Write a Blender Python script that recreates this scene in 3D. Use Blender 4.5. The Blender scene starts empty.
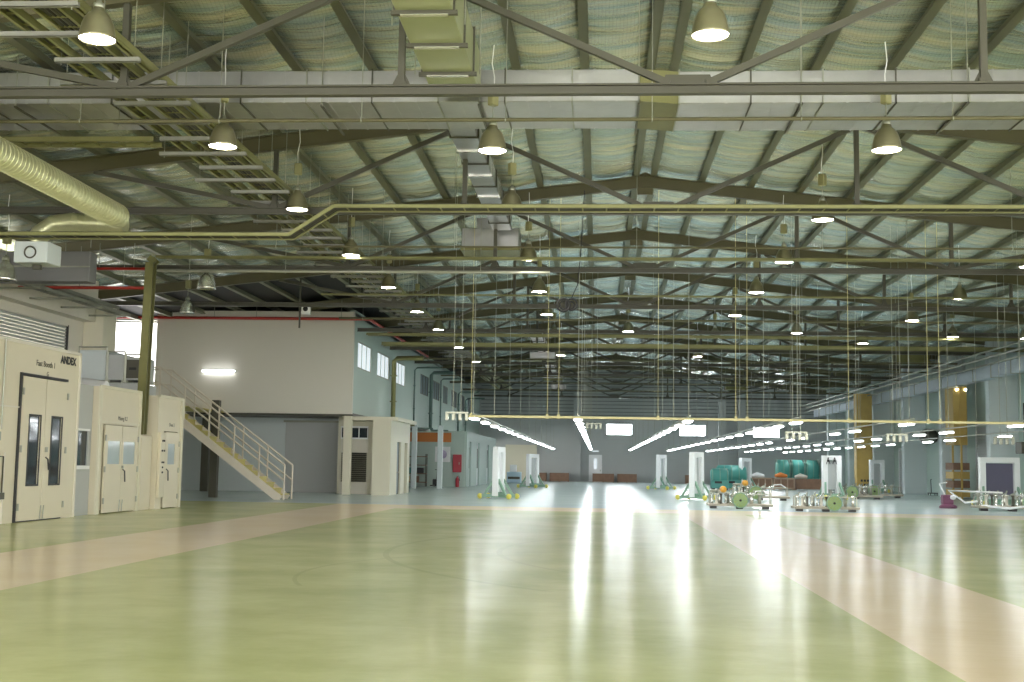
import bpy, math, random
from mathutils import Vector, Matrix
random.seed(7)
C = bpy.context.scene.collection
ORD = ['first','second','third','fourth','fifth','sixth','seventh','eighth','ninth','tenth','eleventh','twelfth','thirteenth',
       'fourteenth','fifteenth','sixteenth','seventeenth','eighteenth','nineteenth','twentieth','twenty-first','twenty-second',
       'twenty-third','twenty-fourth','twenty-fifth','twenty-sixth','twenty-seventh','twenty-eighth','twenty-ninth','thirtieth']
RX = 1.4                                   # ridge
def roofz(x): return 10.87 - 0.118*abs(x-RX)

# ------------------------------------------------------------------ materials
MATS = {}
def mat(name, col, rough=0.5, metal=0.0, var=0.08, scale=2.0, bump=0.0, bscale=8.0, emit=None, estr=0.0, coat=0.0):
    if name in MATS: return MATS[name]
    m = bpy.data.materials.new(name); m.use_nodes = True
    nt = m.node_tree; N = nt.nodes; L = nt.links; b = N['Principled BSDF']
    b.inputs['Roughness'].default_value = rough; b.inputs['Metallic'].default_value = metal
    b.inputs['Coat Weight'].default_value = coat
    if emit:
        b.inputs['Base Color'].default_value = (*col, 1)
        b.inputs['Emission Color'].default_value = (*emit, 1); b.inputs['Emission Strength'].default_value = estr
    else:
        tc = N.new('ShaderNodeTexCoord'); no = N.new('ShaderNodeTexNoise'); no.inputs['Scale'].default_value = scale
        no.inputs['Detail'].default_value = 5; L.new(tc.outputs['Object'], no.inputs['Vector'])
        mx = N.new('ShaderNodeMix'); mx.data_type = 'RGBA'
        mx.inputs[6].default_value = (*[c*(1-var) for c in col], 1); mx.inputs[7].default_value = (*[min(1, c*(1+var)) for c in col], 1)
        L.new(no.outputs['Fac'], mx.inputs[0]); L.new(mx.outputs[2], b.inputs['Base Color'])
        if bump:
            n2 = N.new('ShaderNodeTexNoise'); n2.inputs['Scale'].default_value = bscale; L.new(tc.outputs['Object'], n2.inputs['Vector'])
            bp = N.new('ShaderNodeBump'); bp.inputs['Strength'].default_value = bump; bp.inputs['Distance'].default_value = 0.02
            L.new(n2.outputs['Fac'], bp.inputs['Height']); L.new(bp.outputs['Normal'], b.inputs['Normal'])
    MATS[name] = m; return m
def foil_mat(name, col, rough, sx, sy, bump, metal=0.85, dist=0.05, mesh=0.6, reflect_tint=False):
    m = bpy.data.materials.new(name); m.use_nodes = True
    nt = m.node_tree; N = nt.nodes; L = nt.links; b = N['Principled BSDF']
    tc = N.new('ShaderNodeTexCoord'); mp = N.new('ShaderNodeMapping'); mp.inputs['Scale'].default_value = (sx, sy, sx)
    L.new(tc.outputs['Object'], mp.inputs['Vector'])
    no = N.new('ShaderNodeTexNoise'); no.inputs['Scale'].default_value = 1.0; no.inputs['Detail'].default_value = 6; no.inputs['Roughness'].default_value = 0.6
    L.new(mp.outputs['Vector'], no.inputs['Vector'])
    fine = N.new('ShaderNodeTexNoise'); fine.inputs['Scale'].default_value = 5.0; fine.inputs['Detail'].default_value = 3
    L.new(tc.outputs['Object'], fine.inputs['Vector'])
    # wire mesh under the foil
    br = N.new('ShaderNodeTexBrick'); br.offset = 0; br.inputs['Scale'].default_value = 1.0
    br.inputs['Brick Width'].default_value = 0.075; br.inputs['Row Height'].default_value = 0.075; br.inputs['Mortar Size'].default_value = 0.006
    br.inputs['Color1'].default_value = (1,1,1,1); br.inputs['Color2'].default_value = (1,1,1,1); br.inputs['Mortar'].default_value = (0.25,0.25,0.25,1)
    L.new(tc.outputs['Object'], br.inputs['Vector'])
    mx = N.new('ShaderNodeMix'); mx.data_type = 'RGBA'
    mx.inputs[6].default_value = (*[c*0.72 for c in col], 1); mx.inputs[7].default_value = (*[min(1, c*1.1) for c in col], 1)
    if reflect_tint: mx.inputs[6].default_value = (0.62,0.78,0.82,1); mx.inputs[7].default_value = (1.0,0.98,0.78,1)  # blue and yellow floor reflections painted into the foil colour as streaks
    mr = N.new('ShaderNodeMapRange'); mr.inputs[1].default_value = 0.38 if reflect_tint else 0.0; mr.inputs[2].default_value = 0.62 if reflect_tint else 1.0; L.new(no.outputs['Fac'], mr.inputs[0]); L.new(mr.outputs[0], mx.inputs[0])
    ml = N.new('ShaderNodeMix'); ml.data_type = 'RGBA'; ml.blend_type = 'MULTIPLY'; ml.inputs[0].default_value = mesh
    L.new(mx.outputs[2], ml.inputs[6]); L.new(br.outputs['Color'], ml.inputs[7]); L.new(ml.outputs[2], b.inputs['Base Color'])
    ad = N.new('ShaderNodeMath'); ad.operation = 'MULTIPLY_ADD'; ad.inputs[1].default_value = 0.25
    L.new(fine.outputs['Fac'], ad.inputs[0]); L.new(no.outputs['Fac'], ad.inputs[2])
    bp = N.new('ShaderNodeBump'); bp.inputs['Strength'].default_value = bump; bp.inputs['Distance'].default_value = dist
    L.new(ad.outputs[0], bp.inputs['Height']); L.new(bp.outputs['Normal'], b.inputs['Normal'])
    b.inputs['Roughness'].default_value = rough; b.inputs['Metallic'].default_value = metal
    return m
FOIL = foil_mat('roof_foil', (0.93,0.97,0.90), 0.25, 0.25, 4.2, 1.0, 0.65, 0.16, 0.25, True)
DUCTFOIL = foil_mat('duct_foil', (0.50,0.50,0.51), 0.3, 1.6, 1.6, 0.5, 0.8, 0.03, 0.0)
OLIVE = mat('olive_paint', (0.125,0.115,0.06), 0.5, 0.1)
GREYST = mat('grey_steel', (0.085,0.082,0.062), 0.45, 0.2)
GALV = mat('galvanised', (0.36,0.37,0.31), 0.4, 0.55, 0.15, 4)
LGALV = mat('bright_galvanised', (0.34,0.34,0.32), 0.45, 0.3, 0.1, 4)
TRAYL = mat('ladder_steel', (0.28,0.28,0.12), 0.42, 0.3, 0.12, 3)
TRAY = mat('tray_steel', (0.215,0.21,0.085), 0.42, 0.4, 0.12, 3)
PURL = mat('purlin_steel', (0.21,0.215,0.14), 0.5, 0.25, 0.15, 1)
CREAM = mat('cream_enamel', (0.66,0.61,0.47), 0.4, 0, 0.03)
BEIGE = mat('beige_wall', (0.70,0.67,0.59), 0.6, 0, 0.03, 0.5)
CREAMW = mat('cream_wall', (0.68,0.65,0.52), 0.5, 0, 0.03, 0.5)
TEALW = mat('pale_teal_wall', (0.46,0.56,0.51), 0.5, 0, 0.03, 0.5)
GREYW = mat('grey_wall', (0.46,0.48,0.48), 0.6, 0, 0.04, 0.5)
WHITEW = mat('white_wall', (0.60,0.66,0.67), 0.5, 0, 0.03, 0.5)
DKCLAD = mat('dark_cladding', (0.17,0.19,0.18), 0.6, 0.1, 0.1, 0.5)
WHITE = mat('white_paint', (0.85,0.86,0.87), 0.4, 0, 0.03)
BLACK = mat('black_rubber', (0.02,0.02,0.022), 0.5, 0, 0.1)
DARKGL = mat('dark_glass', (0.03,0.04,0.05), 0.06, 0, 0.1)
PALEGL = mat('pale_glass', (0.45,0.52,0.56), 0.08, 0, 0.2, 1.5)
RED = mat('red_pipe', (0.42,0.03,0.02), 0.4)
REDBOX = mat('red_cabinet', (0.45,0.03,0.05), 0.4)
YELLOW = mat('yellow_paint', (0.75,0.66,0.12), 0.4)
RAILY = mat('yellow_rail', (0.62,0.56,0.28), 0.4)
MUST = mat('mustard_panel', (0.52,0.36,0.10), 0.5, 0, 0.15)
GREEN = mat('green_enamel', (0.22,0.36,0.27), 0.45)
LIME = mat('lime_enamel', (0.30,0.40,0.15), 0.45, 0, 0.1, 4)
TEAL = mat('teal_enamel', (0.07,0.30,0.26), 0.4)
ORANGE = mat('orange_band', (0.62,0.20,0.04), 0.5)
WOOD = mat('brown_timber', (0.24,0.14,0.09), 0.7, 0, 0.3, 3)
TREAD = mat('yellow_tread', (0.55,0.48,0.16), 0.5)
STAIRP = mat('stair_paint', (0.68,0.62,0.52), 0.45)
PIPEGN = mat('green_grey_pipe', (0.12,0.19,0.17), 0.45)
MAGENTA = mat('maroon_enamel', (0.16,0.05,0.10), 0.45)
PURPLE = mat('purple_panel', (0.12,0.11,0.17), 0.5)
REFL = mat('lamp_reflector', (0.30,0.28,0.18), 0.28, 0.65, 0.1, 6)
SILV = mat('spun_aluminium', (0.78,0.78,0.76), 0.2, 0.9, 0.1, 6)
SPIRAL = mat('spiral_duct', (0.66,0.66,0.42), 0.35, 0.55, 0.08, 2)
SHUT = mat('shutter_slats', (0.52,0.54,0.53), 0.45, 0.3, 0.05)
LAMP = mat('lamp_glow', (1,1,1), emit=(1.0,0.97,0.86), estr=34)
TUBE = mat('tube_glow', (1,1,1), emit=(0.93,0.98,1.0), estr=10)
TUBE2 = mat('wall_tube_glow', (1,1,1), emit=(0.95,0.98,1.0), estr=5)
LITPANE = mat('daylit_pane', (1,1,1), emit=(0.93,0.97,1.0), estr=9.0)
LITPANE2 = mat('daylit_blind', (0.8,0.85,0.88), emit=(0.85,0.93,1.0), estr=0.2)
LITGAP = mat('daylit_gap', (1,1,1), emit=(1.0,0.98,0.96), estr=1.3)

# ------------------------------------------------------------------ mesh builder
class MB:
    def __init__(s): s.v = []; s.f = []; s.sm = set()
    def add(s, vs, fs, smooth=False):
        b = len(s.v); s.v += [tuple(v) for v in vs]
        for f in fs:
            if smooth: s.sm.add(len(s.f))
            s.f.append(tuple(b+i for i in f))
        return s
    def box(s, x0, x1, y0, y1, z0, z1):
        vs = [(x,y,z) for z in (z0,z1) for y in (y0,y1) for x in (x0,x1)]
        return s.add(vs, [(0,2,3,1),(4,5,7,6),(0,1,5,4),(2,6,7,3),(0,4,6,2),(1,3,7,5)])
    def bevbox(s, x0, x1, y0, y1, z0, z1, c=0.02):
        # box with chamfered edges
        vs = []; idx = {}
        for i,(X,sx) in enumerate(((x0,1),(x1,-1))):
            for j,(Y,sy) in enumerate(((y0,1),(y1,-1))):
                for k,(Z,sz) in enumerate(((z0,1),(z1,-1))):
                    for a in range(3):
                        p = [X+sx*c, Y+sy*c, Z+sz*c]; p[a] = (X,Y,Z)[a]
                        idx[(i,j,k,a)] = len(vs); vs.append(tuple(p))
        fs = []
        g = lambda i,j,k,a: idx[(i,j,k,a)]
        for i in (0,1):
            fs.append((g(i,0,0,0),g(i,1,0,0),g(i,1,1,0),g(i,0,1,0)))
            fs.append((g(0,i,0,1),g(1,i,0,1),g(1,i,1,1),g(0,i,1,1)))
            fs.append((g(0,0,i,2),g(1,0,i,2),g(1,1,i,2),g(0,1,i,2)))
        for a in (0,1):
            for b in (0,1):
                fs.append((g(0,a,b,1),g(1,a,b,1),g(1,a,b,2),g(0,a,b,2)))
                fs.append((g(a,0,b,0),g(a,1,b,0),g(a,1,b,2),g(a,0,b,2)))
                fs.append((g(a,b,0,0),g(a,b,1,0),g(a,b,1,1),g(a,b,0,1)))
        for i in (0,1):
            for j in (0,1):
                for k in (0,1): fs.append((g(i,j,k,0),g(i,j,k,1),g(i,j,k,2)))
        return s.add(vs, fs)
    def bar(s, a, b, w, h, up=(0,0,1)):
        a = Vector(a); b = Vector(b); d = (b-a).normalized(); u = Vector(up)
        if abs(d.dot(u)) > 0.95: u = Vector((0,1,0))
        r = d.cross(u).normalized(); u = r.cross(d).normalized()
        vs = [p + r*(sx*w/2) + u*(sz*h/2) for p in (a,b) for sz in (-1,1) for sx in (-1,1)]
        return s.add(vs, [(0,1,3,2),(4,6,7,5),(0,4,5,1),(2,3,7,6),(0,2,6,4),(1,5,7,3)])
    def ibeam(s, a, b, w, h, t=0.02):
        a = Vector(a); b = Vector(b); d = (b-a).normalized(); r = d.cross(Vector((0,0,1))).normalized(); u = r.cross(d).normalized()
        s.bar(a+u*(h/2-t/2), b+u*(h/2-t/2), w, t); s.bar(a-u*(h/2-t/2), b-u*(h/2-t/2), w, t); s.bar(a, b, t, h-2*t)
        return s
    def tube(s, pts, rad, n=8):
        pts = [Vector(p) for p in pts]; rings = []
        rads = rad if isinstance(rad, (list,tuple)) else [rad]*len(pts)
        for i,p in enumerate(pts):
            d = (pts[min(i+1,len(pts)-1)] - pts[max(i-1,0)]).normalized()
            u = Vector((0,0,1)) if abs(d.z) < 0.9 else Vector((0,1,0))
            r = d.cross(u).normalized(); u = r.cross(d)
            rings.append([p + (r*math.cos(2*math.pi*k/n) + u*math.sin(2*math.pi*k/n))*rads[i] for k in range(n)])
        vs = [v for R in rings for v in R]; fs = []
        for i in range(len(pts)-1):
            for k in range(n): fs.append((i*n+k, i*n+(k+1)%n, (i+1)*n+(k+1)%n, (i+1)*n+k))
        s.add(vs, fs, True)
        s.add(rings[0], [tuple(range(n))]); s.add(rings[-1], [tuple(range(n))])
        return s
    def lathe(s, prof, n=20, loc=(0,0,0), axis='z', cap=False):
        vs = []
        for (r,z) in prof:
            for k in range(n):
                c, q = r*math.cos(2*math.pi*k/n), r*math.sin(2*math.pi*k/n)
                p = (c,q,z) if axis == 'z' else ((c,z,q) if axis == 'y' else (z,c,q))
                vs.append((p[0]+loc[0], p[1]+loc[1], p[2]+loc[2]))
        fs = [(i*n+k, i*n+(k+1)%n, (i+1)*n+(k+1)%n, (i+1)*n+k) for i in range(len(prof)-1) for k in range(n)]
        if cap: fs += [tuple(range(n)), tuple(range((len(prof)-1)*n, len(prof)*n))]
        return s.add(vs, fs, True)
    def torus(s, c, R, r, axis='y', n=20, m=6, a0=0, a1=2*math.pi):
        vs = []
        for i in range(n+1):
            t = a0 + (a1-a0)*i/n
            for k in range(m):
                q = 2*math.pi*k/m; rr = R + r*math.cos(q); z = r*math.sin(q)
                p = (rr*math.cos(t), z, rr*math.sin(t)) if axis == 'y' else ((rr*math.cos(t), rr*math.sin(t), z) if axis == 'z' else (z, rr*math.cos(t), rr*math.sin(t)))
                vs.append(tuple(c[j]+p[j] for j in range(3)))
        return s.add(vs, [(i*m+k, i*m+(k+1)%m, (i+1)*m+(k+1)%m, (i+1)*m+k) for i in range(n) for k in range(m)], True)
    def prism(s, poly, x0, x1, axis='x'):
        n = len(poly)
        mk = lambda t,p: (t,p[0],p[1]) if axis == 'x' else ((p[0],t,p[1]) if axis == 'y' else (p[0],p[1],t))
        vs = [mk(x0,p) for p in poly] + [mk(x1,p) for p in poly]
        return s.add(vs, [tuple(range(n)), tuple(range(2*n-1,n-1,-1))] + [(i,(i+1)%n,n+(i+1)%n,n+i) for i in range(n)])
    def build(s, name, m, parent=None, **kw):
        me = bpy.data.meshes.new(name); me.from_pydata(s.v, [], s.f)
        me.materials.append(m)
        for i in s.sm: me.polygons[i].use_smooth = True
        me.validate(); me.update()
        import bmesh
        bm = bmesh.new(); bm.from_mesh(me); bmesh.ops.recalc_face_normals(bm, faces=bm.faces); bm.to_mesh(me); bm.free()
        o = bpy.data.objects.new(name, me); C.objects.link(o)
        if parent: o.parent = parent
        tag(o, **kw); return o
def tag(o, label=None, cat=None, group=None, kind=None):
    if label: o['label'] = label
    if cat: o['category'] = cat
    if group: o['group'] = group
    if kind: o['kind'] = kind
    return o
def thing(name, label, cat, loc=(0,0,0), group=None, rz=0):
    o = bpy.data.objects.new(name, None); C.objects.link(o); o.location = loc; o.rotation_euler = (0,0,rz)
    o.empty_display_size = 0.1
    return tag(o, label, cat, group)
def copy_tree(o, parent=None):
    c = o.copy(); C.objects.link(c); c.parent = parent
    for ch in list(o.children): copy_tree(ch, c)
    return c
def struct(name, mb, m, parent=None):
    o = mb.build(name, m, parent)
    if parent is None: o['kind'] = 'structure'
    return o
def sroot(name, loc=(0,0,0)):
    o = bpy.data.objects.new(name, None); C.objects.link(o); o.location = loc; o['kind'] = 'structure'; return o
def wall_holes(plane, p0, p1, u0, u1, z0, z1, holes):
    """slab between p0..p1 on axis `plane` ('x' or 'y'), with rectangular holes (ua,ub,za,zb)"""
    us = sorted({u0,u1,*[h[0] for h in holes],*[h[1] for h in holes]}); zs = sorted({z0,z1,*[h[2] for h in holes],*[h[3] for h in holes]})
    mb = MB()
    for i in range(len(us)-1):
        for j in range(len(zs)-1):
            cu, cz = (us[i]+us[i+1])/2, (zs[j]+zs[j+1])/2
            if any(h[0]<cu<h[1] and h[2]<cz<h[3] for h in holes): continue
            if plane == 'x': mb.box(p0,p1,us[i],us[i+1],zs[j],zs[j+1])
            else: mb.box(us[i],us[i+1],p0,p1,zs[j],zs[j+1])
    return mb

# ------------------------------------------------------------------ floor
def floor_mat():
    m = bpy.data.materials.new('epoxy_floor'); m.use_nodes = True
    nt = m.node_tree; N = nt.nodes; L = nt.links; b = N['Principled BSDF']
    tc = N.new('ShaderNodeTexCoord'); sp = N.new('ShaderNodeSeparateXYZ')
    wob = N.new('ShaderNodeTexNoise'); wob.inputs['Scale'].default_value = 0.35
    L.new(tc.outputs['Object'], wob.inputs['Vector']); L.new(tc.outputs['Object'], sp.inputs[0])
    def M(op, a, b_, c=None):
        n = N.new('ShaderNodeMath'); n.operation = op
        for i, v in enumerate((a, b_, c)):
            if v is None: continue
            if isinstance(v, (int, float)): n.inputs[i].default_value = v
            else: L.new(v, n.inputs[i])
        return n.outputs[0]
    def rng(v, lo, hi): return M('MULTIPLY', M('GREATER_THAN', v, lo), M('LESS_THAN', v, hi))
    X, Y = sp.outputs[0], sp.outputs[1]
    left = M('MULTIPLY', rng(X, -9.3, -6.7), M('LESS_THAN', Y, 44.5))
    right = M('MULTIPLY', rng(X, 2.65, 4.75), M('LESS_THAN', Y, 44.5))
    cross = M('MULTIPLY', rng(Y, 41.0, 44.5), M('GREATER_THAN', X, -9.3))
    tan = M('MAXIMUM', M('MAXIMUM', left, right), cross)
    far = M('GREATER_THAN', Y, 44.5)
    n1 = N.new('ShaderNodeTexNoise'); n1.inputs['Scale'].default_value = 0.5; n1.inputs['Detail'].default_value = 8; n1.inputs['Roughness'].default_value = 0.65
    L.new(tc.outputs['Object'], n1.inputs['Vector'])
    def ramp(c0, c1):
        r = N.new('ShaderNodeMix'); r.data_type = 'RGBA'; r.inputs[6].default_value = (*c0,1); r.inputs[7].default_value = (*c1,1)
        cr = N.new('ShaderNodeMapRange'); cr.inputs[1].default_value = 0.35; cr.inputs[2].default_value = 0.65
        L.new(n1.outputs['Fac'], cr.inputs[0]); L.new(cr.outputs[0], r.inputs[0]); return r.outputs[2]
    def mix(f, a, b_):
        r = N.new('ShaderNodeMix'); r.data_type = 'RGBA'; L.new(f, r.inputs[0]); L.new(a, r.inputs[6]); L.new(b_, r.inputs[7]); return r.outputs[2]
    g = ramp((0.44,0.48,0.20), (0.58,0.60,0.29)); t = ramp((0.76,0.62,0.42), (0.82,0.68,0.48)); f = ramp((0.46,0.57,0.56), (0.52,0.62,0.61))
    col = mix(far, g, f); col = mix(tan, col, t)
    # tyre marks: broad arcs where trucks turn
    def arc(cx, cy, r, w):
        dx = M('SUBTRACT', X, cx); dy = M('SUBTRACT', Y, cy)
        d = M('SQRT', M('ADD', M('MULTIPLY', dx, dx), M('MULTIPLY', dy, dy)), 0)
        e = M('ABSOLUTE', M('SUBTRACT', d, r), 0)
        return M('LESS_THAN', e, w)
    marks = M('MAXIMUM', arc(6.0, 22.0, 9.6, 0.05), M('MAXIMUM', arc(6.0, 22.0, 7.7, 0.05), arc(1.0, 17.0, 5.0, 0.03)))
    marks = M('MULTIPLY', marks, M('MULTIPLY', n1.outputs['Fac'], M('MULTIPLY', M('LESS_THAN', X, -0.4), M('GREATER_THAN', Y, 15.0))))
    dark = N.new('ShaderNodeMix'); dark.data_type = 'RGBA'; dark.blend_type = 'MULTIPLY'; dark.inputs[7].default_value = (0.78,0.79,0.76,1)
    L.new(marks, dark.inputs[0]); L.new(col, dark.inputs[6]); L.new(dark.outputs[2], b.inputs['Base Color'])
    mp = N.new('ShaderNodeMapping'); mp.inputs['Scale'].default_value = (1.2, 4.5, 1); L.new(tc.outputs['Object'], mp.inputs['Vector'])
    n2 = N.new('ShaderNodeTexNoise'); n2.inputs['Scale'].default_value = 1.6; n2.inputs['Detail'].default_value = 3; L.new(mp.outputs['Vector'], n2.inputs['Vector'])
    bp = N.new('ShaderNodeBump'); bp.inputs['Strength'].default_value = 0.13; bp.inputs['Distance'].default_value = 0.01
    L.new(n2.outputs['Fac'], bp.inputs['Height']); L.new(bp.outputs['Normal'], b.inputs['Normal'])
    b.inputs['Roughness'].default_value = 0.2; b.inputs['Specular IOR Level'].default_value = 0.32
    return m
struct('floor', MB().box(-26, 24, -14, 119, -0.2, 0), floor_mat())

# ------------------------------------------------------------------ roof: foil sagging between purlins
PX = sorted({round(RX+s*(0.27+1.51*k), 3) for s in (-1,1) for k in range(18)})
PX = [x for x in PX if -24.5 < x < 22.5]
def roof():
    xs = []
    for i in range(len(PX)-1):
        a, b = PX[i], PX[i+1]; n = 6
        for k in range(n): xs.append((a+(b-a)*k/n, k/n, b-a))
    xs.append((PX[-1], 0, 1))
    y0, y1, dy = -8, 118.3, 0.13; ny = int((y1-y0)/dy)+1
    rows = []; vs = []
    rnd = random.Random(3)
    amp = [[rnd.uniform(-1,1) for _ in range(ny+8)] for _ in range(len(PX))]
    for j in range(ny):
        y = y0 + j*dy
        for i,(x,t,w) in enumerate(xs):
            bay = min(i//6, len(PX)-1)
            if w > 1:
                e = math.sin(math.pi*t); e2 = e**0.5
                q = y*1.1 + 0.9*math.sin(bay*2.3 + y*0.21)
                s = e*0.09 + e2*(0.032*math.sin(q*7.1+bay*1.7) + 0.022*math.sin(q*12.3+bay*4.1+0.6*t) + 0.04*math.sin(q*2.4+bay)) + e*0.014*amp[bay][j//2]
            else: s = 0
            vs.append((x, y, roofz(x) - 0.02 - s))
    nx = len(xs)
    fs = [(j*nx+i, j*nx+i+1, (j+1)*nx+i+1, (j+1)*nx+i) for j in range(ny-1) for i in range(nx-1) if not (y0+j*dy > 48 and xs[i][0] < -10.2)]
    mb = MB(); mb.add(vs, fs, True)
    # outer sheet so no daylight shows
    x0, x1 = PX[0]-0.5, PX[-1]+0.5
    for (a,b) in ((x0,RX),(RX,x1)):
        mb.add([(a,-8,roofz(a)+0.12),(b,-8,roofz(b)+0.12),(b,118.4,roofz(b)+0.12),(a,118.4,roofz(a)+0.12)], [(0,1,2,3)])
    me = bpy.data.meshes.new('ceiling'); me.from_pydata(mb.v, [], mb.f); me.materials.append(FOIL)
    for i in mb.sm: me.polygons[i].use_smooth = True
    me.update(); o = bpy.data.objects.new('ceiling', me); C.objects.link(o); o['kind'] = 'structure'
roof()
struct('ceiling_gap_shade', MB().box(-24.6,-10.2,48.0,118,roofz(-17.4)+0.02,roofz(-17.4)+0.06) if False else MB().prism([(-24.6,roofz(-24.6)+.0),(-10.2,roofz(-10.2)+.0),(-10.2,roofz(-10.2)+.05),(-24.6,roofz(-24.6)+.05)],48.0,118,'y'), mat('gap_shade_black',(.018,.018,.018),.7))  # black sheet replaces the foil here, painting in the unlit gap's shade
for i, x in enumerate(PX):
    side = 'crane wall' if x > RX else 'office block'
    k = sum(1 for q in PX if (q > RX) == (x > RX) and abs(q-RX) < abs(x-RX)-1e-6)
    s = -1 if x > RX else 1; z = roofz(x)
    mb = MB()
    mb.box(x-0.008, x+0.008, -8, 118, z-0.22, z-0.02)
    mb.box(x-0.1, x+0.1, -8, 118, z-0.225, z-0.205); mb.box(min(x,x-s*0.085), max(x,x-s*0.085), -8, 118, z-0.035, z-0.02)
    mb.box(min(x+s*0.077,x+s*0.085), max(x+s*0.077,x+s*0.085), -8, 118, z-0.225, z-0.175)
    mb.build('roof_purlin', PURL, label=f'long grey steel roof purlin, {ORD[k]} from the ridge on the slope towards the {side}', cat='purlin', group='purlins under the roof foil')

# ------------------------------------------------------------------ trusses
FY = [10.5, 19.75] + [29.5+9*i for i in range(10)]
TZ = 7.62
for i, y in enumerate(FY):
    cut = y > 50
    xl = -13.6 if cut else (-18.4 if y < 44 else -22.6)
    t = thing('roof_truss', ('olive steel roof truss over the hall, %s in order from the camera' % ORD[i]), 'roof truss', (RX, y, 0), 'roof trusses across the hall')
    rf = MB()
    for xe in (xl, 20.0):
        zc = lambda x: roofz(x)-0.225-0.20
        rf.ibeam((0,0,zc(RX)), (xe-RX,0,zc(xe)), 0.2, 0.38)
    rf.prism([(-0.24, zc(RX)-0.42), (0.24, zc(RX)-0.42), (0.24, zc(RX)+0.2), (0,zc(RX)+0.3), (-0.24, zc(RX)+0.2)], -0.02, 0.02, 'y')
    rf.build('rafter', OLIVE, t)
    tl = -11.2 if cut else xl
    MB().ibeam((tl-RX,0,TZ), (20.0-RX,0,TZ), 0.16, 0.17, 0.03).build('tie_beam', GREYST, t)
    zr = lambda d: roofz(RX+d)-0.62
    segs = [((0.3,TZ+.09),(4.7,zr(4.7))), ((-0.3,TZ+.09),(-4.7,zr(4.7))), ((4.9,zr(4.9)),(9.3,TZ+.09)), ((-4.9,zr(4.9)),(-9.3,TZ+.09)),
            ((9.5,TZ+.09),(14.0,zr(14.0)))]
    if not cut: segs.append(((-9.5,TZ+.09),(-14.0,zr(14.0))))
    for a, b in segs: MB().bar((a[0],0,a[1]), (b[0],0,b[1]), 0.1, 0.11).build('diagonal_brace', GREYST, t)
    for d in (4.7,-4.7,9.4,-9.4,14.1):
        MB().bar((d,0,TZ+.07), (d,0,zr(d)+0.03), 0.11, 0.11).box(d-0.09,d+0.09,-0.09,0.09,TZ+.085,TZ+.14).prism([(d-0.16,TZ+.08),(d+0.16,TZ+.08),(d+0.07,TZ+.26),(d-0.07,TZ+.26)],-0.012,0.012,'y').build('hanger_post', GREYST, t)
    MB().prism([(-0.42,TZ+.08),(0.42,TZ+.08),(0.36,TZ+.24),(-0.36,TZ+.24)], -0.015, 0.015, 'y').build('gusset_plate', GREYST, t)

# ------------------------------------------------------------------ outer walls
fw = [(0.75,3.2,4.45,5.5),(7.65,10.1,4.45,5.5),(14.55,17.0,4.4,5.4)]
struct('wall_far', wall_holes('y', 118.0, 118.3, -24, 22, 0, 10.9, fw), GREYW)
ribs = MB()
for k in range(14): ribs.box(-11.2, 21.4, 117.93, 118.0, 5.9+0.34*k, 5.97+0.34*k)
struct('trim_1', ribs, DKCLAD)
for i, h in enumerate(fw):
    w = sroot('window_%d' % (i+1), ((h[0]+h[1])/2, 118.1, h[2])); cx, cz = w.location.x, w.location.z
    fr = MB(); W = (h[1]-h[0])/2; H_ = h[3]-h[2]
    fr.box(-W,W,-.1,.05,0,.05).box(-W,W,-.1,.05,H_-.05,H_).box(-W,-W+.05,-.1,.05,0,H_).box(W-.05,W,-.1,.05,0,H_).box(-.02,.02,-.06,.03,0,H_)
    fr.build('window_frame', WHITE, w); MB().box(-W+.04,W-.04,0.0,0.02,.04,H_-.04).build('window_pane', LITPANE, w)
for k, x in enumerate((-2.0, 11.6, 13.4)):
    struct('trim_%d' % (k+2), MB().box(x-0.35,x+0.35,117.3,117.95,0,8.5), GREYW)
d = sroot('door_1', (-0.25,117.95,0))
MB().box(-.62,.62,-.06,0.04,0,2.55).build('door_leaf', WHITE, d); MB().box(-.12,.12,-.09,-.06,1.2,2.2).build('door_glass', LITPANE2, d)
MB().box(.45,.5,-.14,-.06,1.0,1.15).build('door_handle', GALV, d)
d = sroot('door_2', (-7.3,117.9,0))
MB().box(-1.5,1.5,-.08,0.0,0,3.4).build('door_leaf', CREAMW, d)
dl = MB()
for k in range(16): dl.box(-1.5,1.5,-.11,-.08,0.1+.2*k,0.2+.2*k)
dl.build('door_slats', CREAMW, d)
# right side
struct('wall_right', MB().box(21.5,21.8,20,118.2,0,8.7), TEALW)
FYR = [20.5,29.5]+[38.5+9*i for i in range(9)]
for i, y in enumerate(FYR):
    struct('trim_%d' % (i+10), MB().bevbox(20.05,21.52,y-0.3,y+0.3,0,8.3,0.03), WHITEW)
for i,(ya,yb,zt) in enumerate(((86.2,90.5,3.1),(66.6,72.3,4.2),(58.6,63.5,3.0))):
    d = sroot('door_%d' % (i+6), (21.5,ya,0))
    f = MB().box(-.08,0,0,.12,0,zt).box(-.08,0,yb-ya-.12,yb-ya,0,zt).box(-.08,0,.12,yb-ya-.12,zt-.12,zt); f.build('door_frame', WHITE, d)
    sl = MB()
    for k in range(int(zt/0.16)-1): sl.box(-.05,-.01,.12,yb-ya-.12,.02+.16*k,.16+.16*k)
    sl.build('door_leaf', PURPLE if i == 2 else GREYW, d)
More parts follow.
